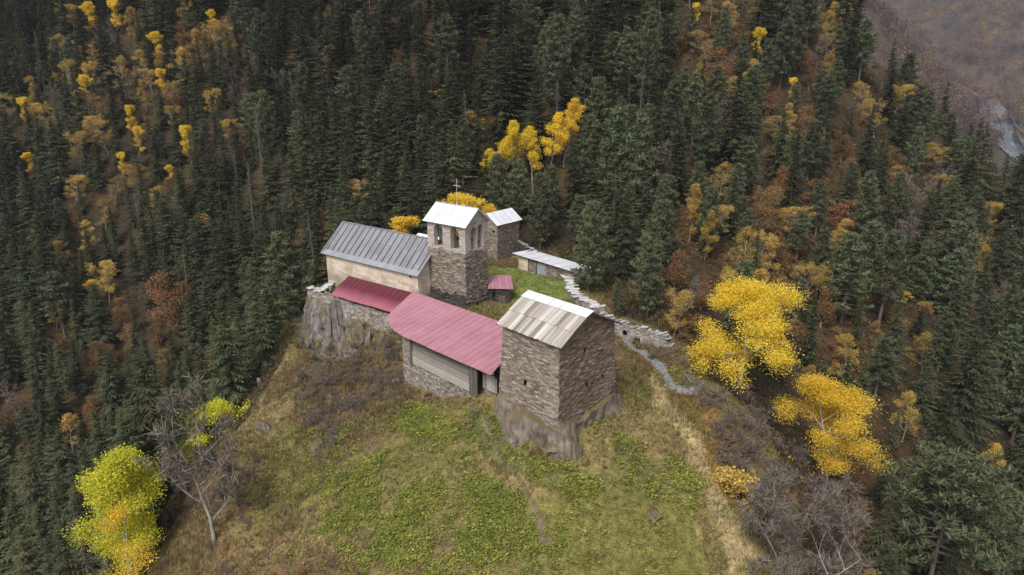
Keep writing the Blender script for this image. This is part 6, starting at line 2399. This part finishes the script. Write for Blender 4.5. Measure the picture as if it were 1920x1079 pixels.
built = in_quad(x, y, [tp(-0.4, -0.4), tp(LL + .4, -0.4), tp(LL + .4, LR + .4), tp(-.4, LR + .4)]) | in_quad(x, y, [chp(-0.3, -3.9), chp(CHL + .3, -3.9), chp(CHL + .3, 9.3), chp(-.3, 9.3)]) \
    | in_quad(x, y, [BT, BL, BK, BR]) | in_quad(x, y, [hall(0, 0.3), hall(3, 9), hall(26, 8), hall(19.3, 0.3)]) | in_quad(x, y, [SA, SB, SB + sn * 5, SA + sn * 5])
pathd = np.min(np.hypot(x[:, None] - pc[None, ::2, 0], y[:, None] - pc[None, ::2, 1]), axis=1)
kn = knoll_dist(x, y) < 4.0
vis = (u > -20) & (u < 1940) & (v < 1110) & kn & ~built & (pathd > 0.75)
patch = fbm(x * 0.35, y * 0.35, 0, 3, 55)
court = in_poly(u, v, COURT) & (y > 90) & (x > -6) & (x < 13)
lawn = in_poly(u, v, LAWN)
vis &= ~(in_poly(u, v, ROCKY) & (y > 85) & (patch < 0.6))
herbz = in_poly(u, v, HERB_A) | in_poly(u, v, HERB_B) | in_poly(u, v, HERB_C)
vis &= ~herbz | (rb.random(N) < 0.5)
vis &= (patch > 0.36) | (rb.random(N) < 0.35)
x, y, z, col, u, v, patch, court, lawn, herbz = [a[vis] for a in (x, y, z, col, u, v, patch, court, lawn, herbz)]
n = len(x)
nb = 6
hgt = rb.uniform(0.16, 0.52, n) * np.where(court, 0.35, 1) * np.where(lawn, 0.45, 1) * (0.5 + patch)
crest = in_poly(u, v, CRESTG)
tall = fbm(x * 0.22, y * 0.22, 0, 3, 62)
hgt = np.where(crest, hgt * 1.4, hgt) * np.where((tall > 0.56) & ~court & ~lawn & ~herbz, 1.75, np.where(herbz, 0.7, 1.0))
V = np.empty((n, nb, 3, 3), np.float32)
for k in range(nb):
    a = rb.uniform(0, 6.283, n)
    ox, oy = rb.normal(0, 0.10, n), rb.normal(0, 0.10, n)
    w = 0.028 + 0.02 * rb.random(n)
    px_, py_ = -np.sin(a) * w, np.cos(a) * w
    lean = rb.uniform(0.1, 0.9, n) * hgt
    V[:, k, 0] = np.stack([x + ox - px_, y + oy - py_, z - 0.03], 1)
    V[:, k, 1] = np.stack([x + ox + px_, y + oy + py_, z - 0.03], 1)
    V[:, k, 2] = np.stack([x + ox + np.cos(a) * lean, y + oy + np.sin(a) * lean - 0.05, z + hgt * rb.uniform(0.6, 1.1, n)], 1)
tuft = rb.random(n)
straw = np.array([0.40, 0.32, 0.165])
green = np.array([0.15, 0.165, 0.035])
brown = np.array([0.15, 0.10, 0.06])
c = col * rb.uniform(0.7, 1.6, n)[:, None]
m1 = (tuft < 0.30)[:, None] & ~court[:, None]
c = np.where(m1, c * 0.45 + straw * 0.55, c)
m2 = (tuft > 0.80)[:, None] & ~crest[:, None]
c = np.where(m2, c * 0.5 + green * 0.6, c)
m3 = ((tuft > 0.68) & (tuft < 0.80))[:, None] & ~court[:, None] & ~crest[:, None]
c = np.where(m3, c * 0.4 + brown * 0.6, c)
zone = np.repeat(np.clip(c, 0.01, 0.7), nb * 3, axis=0)
nvt = n * nb * 3
tag(put('grass', np_mesh('grass', V.reshape(-1, 3), np.arange(nvt).reshape(-1, 3), [M['blade']], zone=zone)), 'dry tawny and olive grass covering the knoll', 'grass', kind='stuff')

# broad-leaved herbs in the green patches
N = 95000
x = rb.uniform(-30, 24, N)
y = rb.uniform(46, 84, N)
z = H(x, y)
u, v, _ = proj(np.stack([x, y, z], 1))
wob = (fbm(x * 0.25, y * 0.25, 0, 3, 71) - 0.5) * 260
cl = fbm(x * 0.30, y * 0.30, 0, 3, 88)
ina = in_poly(u + wob, v + wob * 0.6, HERB_A)
inb = in_poly(u + wob, v + wob * 0.6, HERB_B) | in_poly(u + wob, v + wob * 0.6, HERB_C)
inn = in_poly(x, y, KNOLL) & ~in_quad(x, y, [tp(-1.0, -1.0), tp(LL + .8, -1.0), tp(LL + .8, LR + .4), tp(-1, LR + .4)]) & ~in_quad(x, y, [hall(0, 0.3), hall(3, 9), hall(26, 8), hall(19.3, 0.3)])
pr = np.where(ina, np.clip((cl - 0.40) * 5, 0.06, 1) * 0.9, np.where(inb, np.clip((cl - 0.36) * 5, 0.08, 0.9), np.where(cl > 0.56, 0.10, 0.008)))
kp_ = inn & (rb.random(N) < pr) & (v < 1110)
x, y, z, cl, ina = [a[kp_] for a in (x, y, z, cl, ina)]
n = len(x)
nl = 7
S = rb.uniform(0.55, 1.25, n)
Q = np.empty((n, nl, 4, 3), np.float32)
tone = rb.random(n)
hue = fbm(x * 0.5 + 9, y * 0.5, 0, 3, 99)
c0 = np.array([0.085, 0.105, 0.022]) * (1 - tone[:, None]) + np.array([0.25, 0.28, 0.055]) * tone[:, None]
c1 = np.array([0.33, 0.32, 0.075])
f = np.clip((hue - 0.35) * 2.0 + rb.normal(0, 0.3, n), 0, 1)[:, None]
cc_ = c0 * (1 - f) + c1 * f * (0.6 + 0.6 * tone[:, None])
cz_ = np.empty((n, nl, 4, 3), np.float32)
for k in range(nl):
    a = rb.uniform(0, 6.283, n)
    L = S * rb.uniform(0.12, 0.26, n)
    w = L * 0.42
    h0 = S * rb.uniform(0.05, 0.45, n)
    tl2 = rb.uniform(-0.35, 0.45, n)
    ca, sa = np.cos(a), np.sin(a)
    ox, oy = rb.normal(0, 0.14, n) * S, rb.normal(0, 0.14, n) * S
    b0 = np.stack([x + ox, y + oy, z + h0], 1)
    tip = b0 + np.stack([ca * L, sa * L, tl2 * L], 1)
    mid = (b0 + tip) / 2
    sd2 = np.stack([-sa * w, ca * w, 0.1 * w], 1)
    Q[:, k, 0], Q[:, k, 1], Q[:, k, 2], Q[:, k, 3] = b0, mid - sd2, tip, mid + sd2
    cz_[:, k] = (cc_ * rb.uniform(0.7, 1.35, n)[:, None])[:, None, :]
tag(put('herbs', np_mesh('herbs', Q.reshape(-1, 3), np.arange(n * nl * 4).reshape(-1, 4), [M['blade']], zone=cz_.reshape(-1, 3))), 'leafy green nettles and herbs below the hall and house tower', 'herbs', kind='stuff')
print('herbs', n)

# fallen leaves under the aspens and over the forest floor
N = 60000
x = rb.uniform(-150, 150, N)
y = rb.uniform(50, 230, N)
z = H(x, y)
u, v, _ = proj(np.stack([x, y, z], 1))
kd_ = knoll_dist(x, y)
near_y = np.exp(-((x - 28) / 9) ** 2 - ((y - 82) / 12) ** 2) + np.exp(-((x - 22) / 5) ** 2 - ((y - 70) / 10) ** 2)
kp_ = (u > -20) & (u < 1940) & (v < 1110) & (v > -20) & ((rb.random(N) < near_y * 1.0 + 0.001) | ((kd_ > 4) & (rb.random(N) < 0.5)))
x, y, z, ny_, kd_ = x[kp_], y[kp_], z[kp_], near_y[kp_], kd_[kp_]
n = len(x)
P = np.stack([x, y, z + 0.04], 1)
sz = np.where(kd_ > 4, 0.5, 0.11)[:, None] * rb.uniform(0.6, 1.4, (n, 1))
d1 = rb.normal(0, 1, (n, 3)) * (1, 1, 0.25)
d1 /= np.linalg.norm(d1, axis=1)[:, None]
d2 = np.cross(d1, rb.normal(0, 0.3, (n, 3)) + (0, 0, 1))
d2 /= np.linalg.norm(d2, axis=1)[:, None]
Q = np.stack([P - d1 * sz, P + d2 * sz * .6 + (0, 0, .03), P + d1 * sz, P - d2 * sz * .6 + (0, 0, .03)], 1).reshape(-1, 3)
tn = rb.random((n, 1))
lc = np.array([0.16, 0.085, 0.03]) * (1 - tn) + np.array([0.42, 0.26, 0.05]) * tn
lc = np.where((kd_ > 4)[:, None], np.array([0.07, 0.045, 0.022]) * (0.5 + tn), lc)
tag(put('fallen_leaves', np_mesh('fallen_leaves', Q, np.arange(4 * n).reshape(-1, 4), [M['blade']], zone=np.repeat(lc, 4, axis=0))), 'brown and yellow leaf litter under the autumn trees', 'leaves', kind='stuff')

# undergrowth on the forest floor: clumps of rusty, olive and brown leaves
N = 70000
x = rb.uniform(-260, 200, N)
y = rb.uniform(50, 330, N)
z = H(x, y)
u, v, d = proj(np.stack([x, y, z], 1))
kd_ = knoll_dist(x, y)
kp_ = (u > -20) & (u < 1940) & (v < 1100) & (v > -20) & (kd_ > 1.5) & ((u > 1150) | (rb.random(N) < 0.45))
x, y, z, u, v = x[kp_], y[kp_], z[kp_], u[kp_], v[kp_]
n, nq = len(x), 9
S = rb.uniform(0.35, 1.0, n)
P = np.repeat(np.stack([x, y, z + S * 0.35], 1), nq, axis=0) + rb.normal(0, 1, (n * nq, 3)) * np.repeat(S[:, None] * np.array([[0.55, 0.55, 0.35]]), nq, axis=0)
a = rb.normal(0, 1, (n * nq, 3))
a /= np.linalg.norm(a, axis=1)[:, None]
b_ = np.cross(a, rb.normal(0, 1, (n * nq, 3)))
b_ /= np.linalg.norm(b_, axis=1)[:, None]
s_ = rb.uniform(0.10, 0.30, (n * nq, 1))
V = np.stack([P - b_ * s_, P + b_ * s_ * 0.6 + a * s_ * 0.5, P + a * s_ * 1.2], 1).reshape(-1, 3)
kk = fbm(x * 0.06, y * 0.06, 0, 3, 201)[:, None] + rb.normal(0, 0.16, (n, 1))
uc = np.where(kk > 0.60, np.array([0.26, 0.14, 0.045]), np.where(kk > 0.50, np.array([0.135, 0.08, 0.042]), np.where(kk > 0.40, np.array([0.10, 0.085, 0.032]), np.array([0.040, 0.045, 0.020]))))
uc = uc * np.where(u < 1150, 0.6, 1.0)[:, None]
uc = np.where((rb.random((n, 1)) < 0.05) & (u[:, None] > 1200), np.array([0.44, 0.30, 0.06]), uc)
uc = np.repeat(uc * rb.uniform(0.7, 1.3, (n, 1)), nq * 3, axis=0)
tag(put('undergrowth', np_mesh('undergrowth', V, np.arange(len(V)).reshape(-1, 3), [M['blade']], zone=uc)), 'rusty and olive undergrowth on the forest floor', 'undergrowth', kind='stuff')

# white pebbles along the path
n = 420
i = rb.integers(0, len(pc), n)
side = rb.choice((-1, 1), n) * rb.uniform(0.30, 0.95, n)
side[: n // 4] = rb.uniform(-0.4, 0.4, n // 4)
pp = pc[i] + pn[i] * side[:, None] + rb.normal(0, 0.1, (n, 2))
pz = H(pp[:, 0], pp[:, 1]) + 0.12
base = np.array([(1, 0, 0), (0, 1, 0), (-1, 0, 0), (0, -1, 0), (0, 0, 0.7), (0, 0, -0.7)])
fc = np.array([(0, 1, 4), (1, 2, 4), (2, 3, 4), (3, 0, 4), (1, 0, 5), (2, 1, 5), (3, 2, 5), (0, 3, 5)])
sc = rb.uniform(0.035, 0.09, n)
V = (base[None] * sc[:, None, None] * rb.uniform(0.6, 1.3, (n, 6, 1))) + np.c_[pp, pz][:, None, :]
F = (fc[None] + (np.arange(n) * 6)[:, None, None]).reshape(-1, 3)
pcx = np.repeat(rb.uniform(0.25, 0.75, (n, 1)) * np.array([[1, 1, 0.98]]), 6, axis=0)
tag(put('pebbles', np_mesh('pebbles', V.reshape(-1, 3), F, [M['blade']], zone=pcx)), 'whitish pebbles edging the gravel path', 'pebbles', kind='stuff')

# ------------------------------------------------------------------ leafless woods on the far valley sides
N = 30000
x = rb.uniform(200, 1400, N)
y = rb.uniform(480, 1850, N)
z = HF(x, y)
u, v, d = proj(np.stack([x, y, z], 1))
den = fbm(x * 0.012, y * 0.012, 0, 3, 44)
kp_ = (u > 1480) & (u < 1990) & (v > -60) & (v < 420) & (z > HF(x * 0 + atD(1890, 268, 900)[0], y * 0 + atD(1890, 268, 900)[1]) + 4) & (rb.random(N) < np.clip((den - 0.25) * 4, 0.15, 1))
x, y, z, d = x[kp_], y[kp_], z[kp_], d[kp_]
n = len(x)
nq = 48
hh_ = rb.uniform(9, 20, n)
C = np.stack([x, y, z + hh_ * 0.5], 1)
P = np.repeat(C, nq, axis=0) + rb.normal(0, 1, (n * nq, 3)) * np.repeat(np.stack([hh_ * 0.22, hh_ * 0.22, hh_ * 0.27], 1), nq, axis=0)
a = rb.normal(0, 1, (n * nq, 3))
a /= np.linalg.norm(a, axis=1)[:, None]
b_ = np.cross(a, rb.normal(0, 1, (n * nq, 3)))
b_ /= np.linalg.norm(b_, axis=1)[:, None]
s_ = rb.uniform(0.5, 1.5, (n * nq, 1))
V = np.stack([P - b_ * s_, P + b_ * s_ * 0.6 + a * s_ * 0.5, P + a * s_ * 1.2], 1).reshape(-1, 3)
kk = rb.random(n) + (fbm(x * 0.02, y * 0.02, 0, 3, 45) - 0.5) * 1.1
cw2 = np.where((kk > 0.93)[:, None], np.array([0.36, 0.23, 0.045]), np.where((kk > 0.74)[:, None], np.array([0.20, 0.125, 0.06]), np.where((kk < 0.04)[:, None], np.array([0.03, 0.04, 0.028]), np.array([0.090, 0.060, 0.062]))))
cw2 = np.repeat(cw2 * rb.uniform(0.7, 1.35, (n, 1)), nq * 3, axis=0) * np.repeat(rb.uniform(0.75, 1.3, (n * nq, 1)), 3, axis=0)
tag(put('far_wood', np_mesh('far_wood', V, np.arange(len(V)).reshape(-1, 3), [M['blade']], zone=np.clip(cw2, 0, 0.8))), 'purplish leafless woods with yellow trees on the far valley sides', 'forest', kind='stuff')
print('far wood', n)

# ------------------------------------------------------------------ valley air
mb = MB()
X0, X1, Y0, Y1, Z0, Z1 = -700, 1600, -60, 2000, float(min(gv[:, 2].min(), fv[:, 2].min())) - 1.0, float(max(gv[:, 2].max(), fv[:, 2].max(), CAMZ)) + 30.0
mb.hexa([(X0, Y0, Z0), (X1, Y0, Z0), (X1, Y1, Z0), (X0, Y1, Z0)], [(X0, Y0, Z1), (X1, Y0, Z1), (X1, Y1, Z1), (X0, Y1, Z1)])
hm = bpy.data.materials.new('valley_haze')
hm.use_nodes = True
hm.node_tree.nodes.clear()
ho = hm.node_tree.nodes.new('ShaderNodeOutputMaterial')
hv = hm.node_tree.nodes.new('ShaderNodeVolumePrincipled')
hv.inputs['Color'].default_value = (0.74, 0.80, 0.97, 1)
hv.inputs['Density'].default_value = 0.00009
hm.node_tree.links.new(hv.outputs[0], ho.inputs['Volume'])
hz = mb.build('haze', hm)
tag(hz, 'thin bluish haze filling the valley', 'haze', kind='stuff')
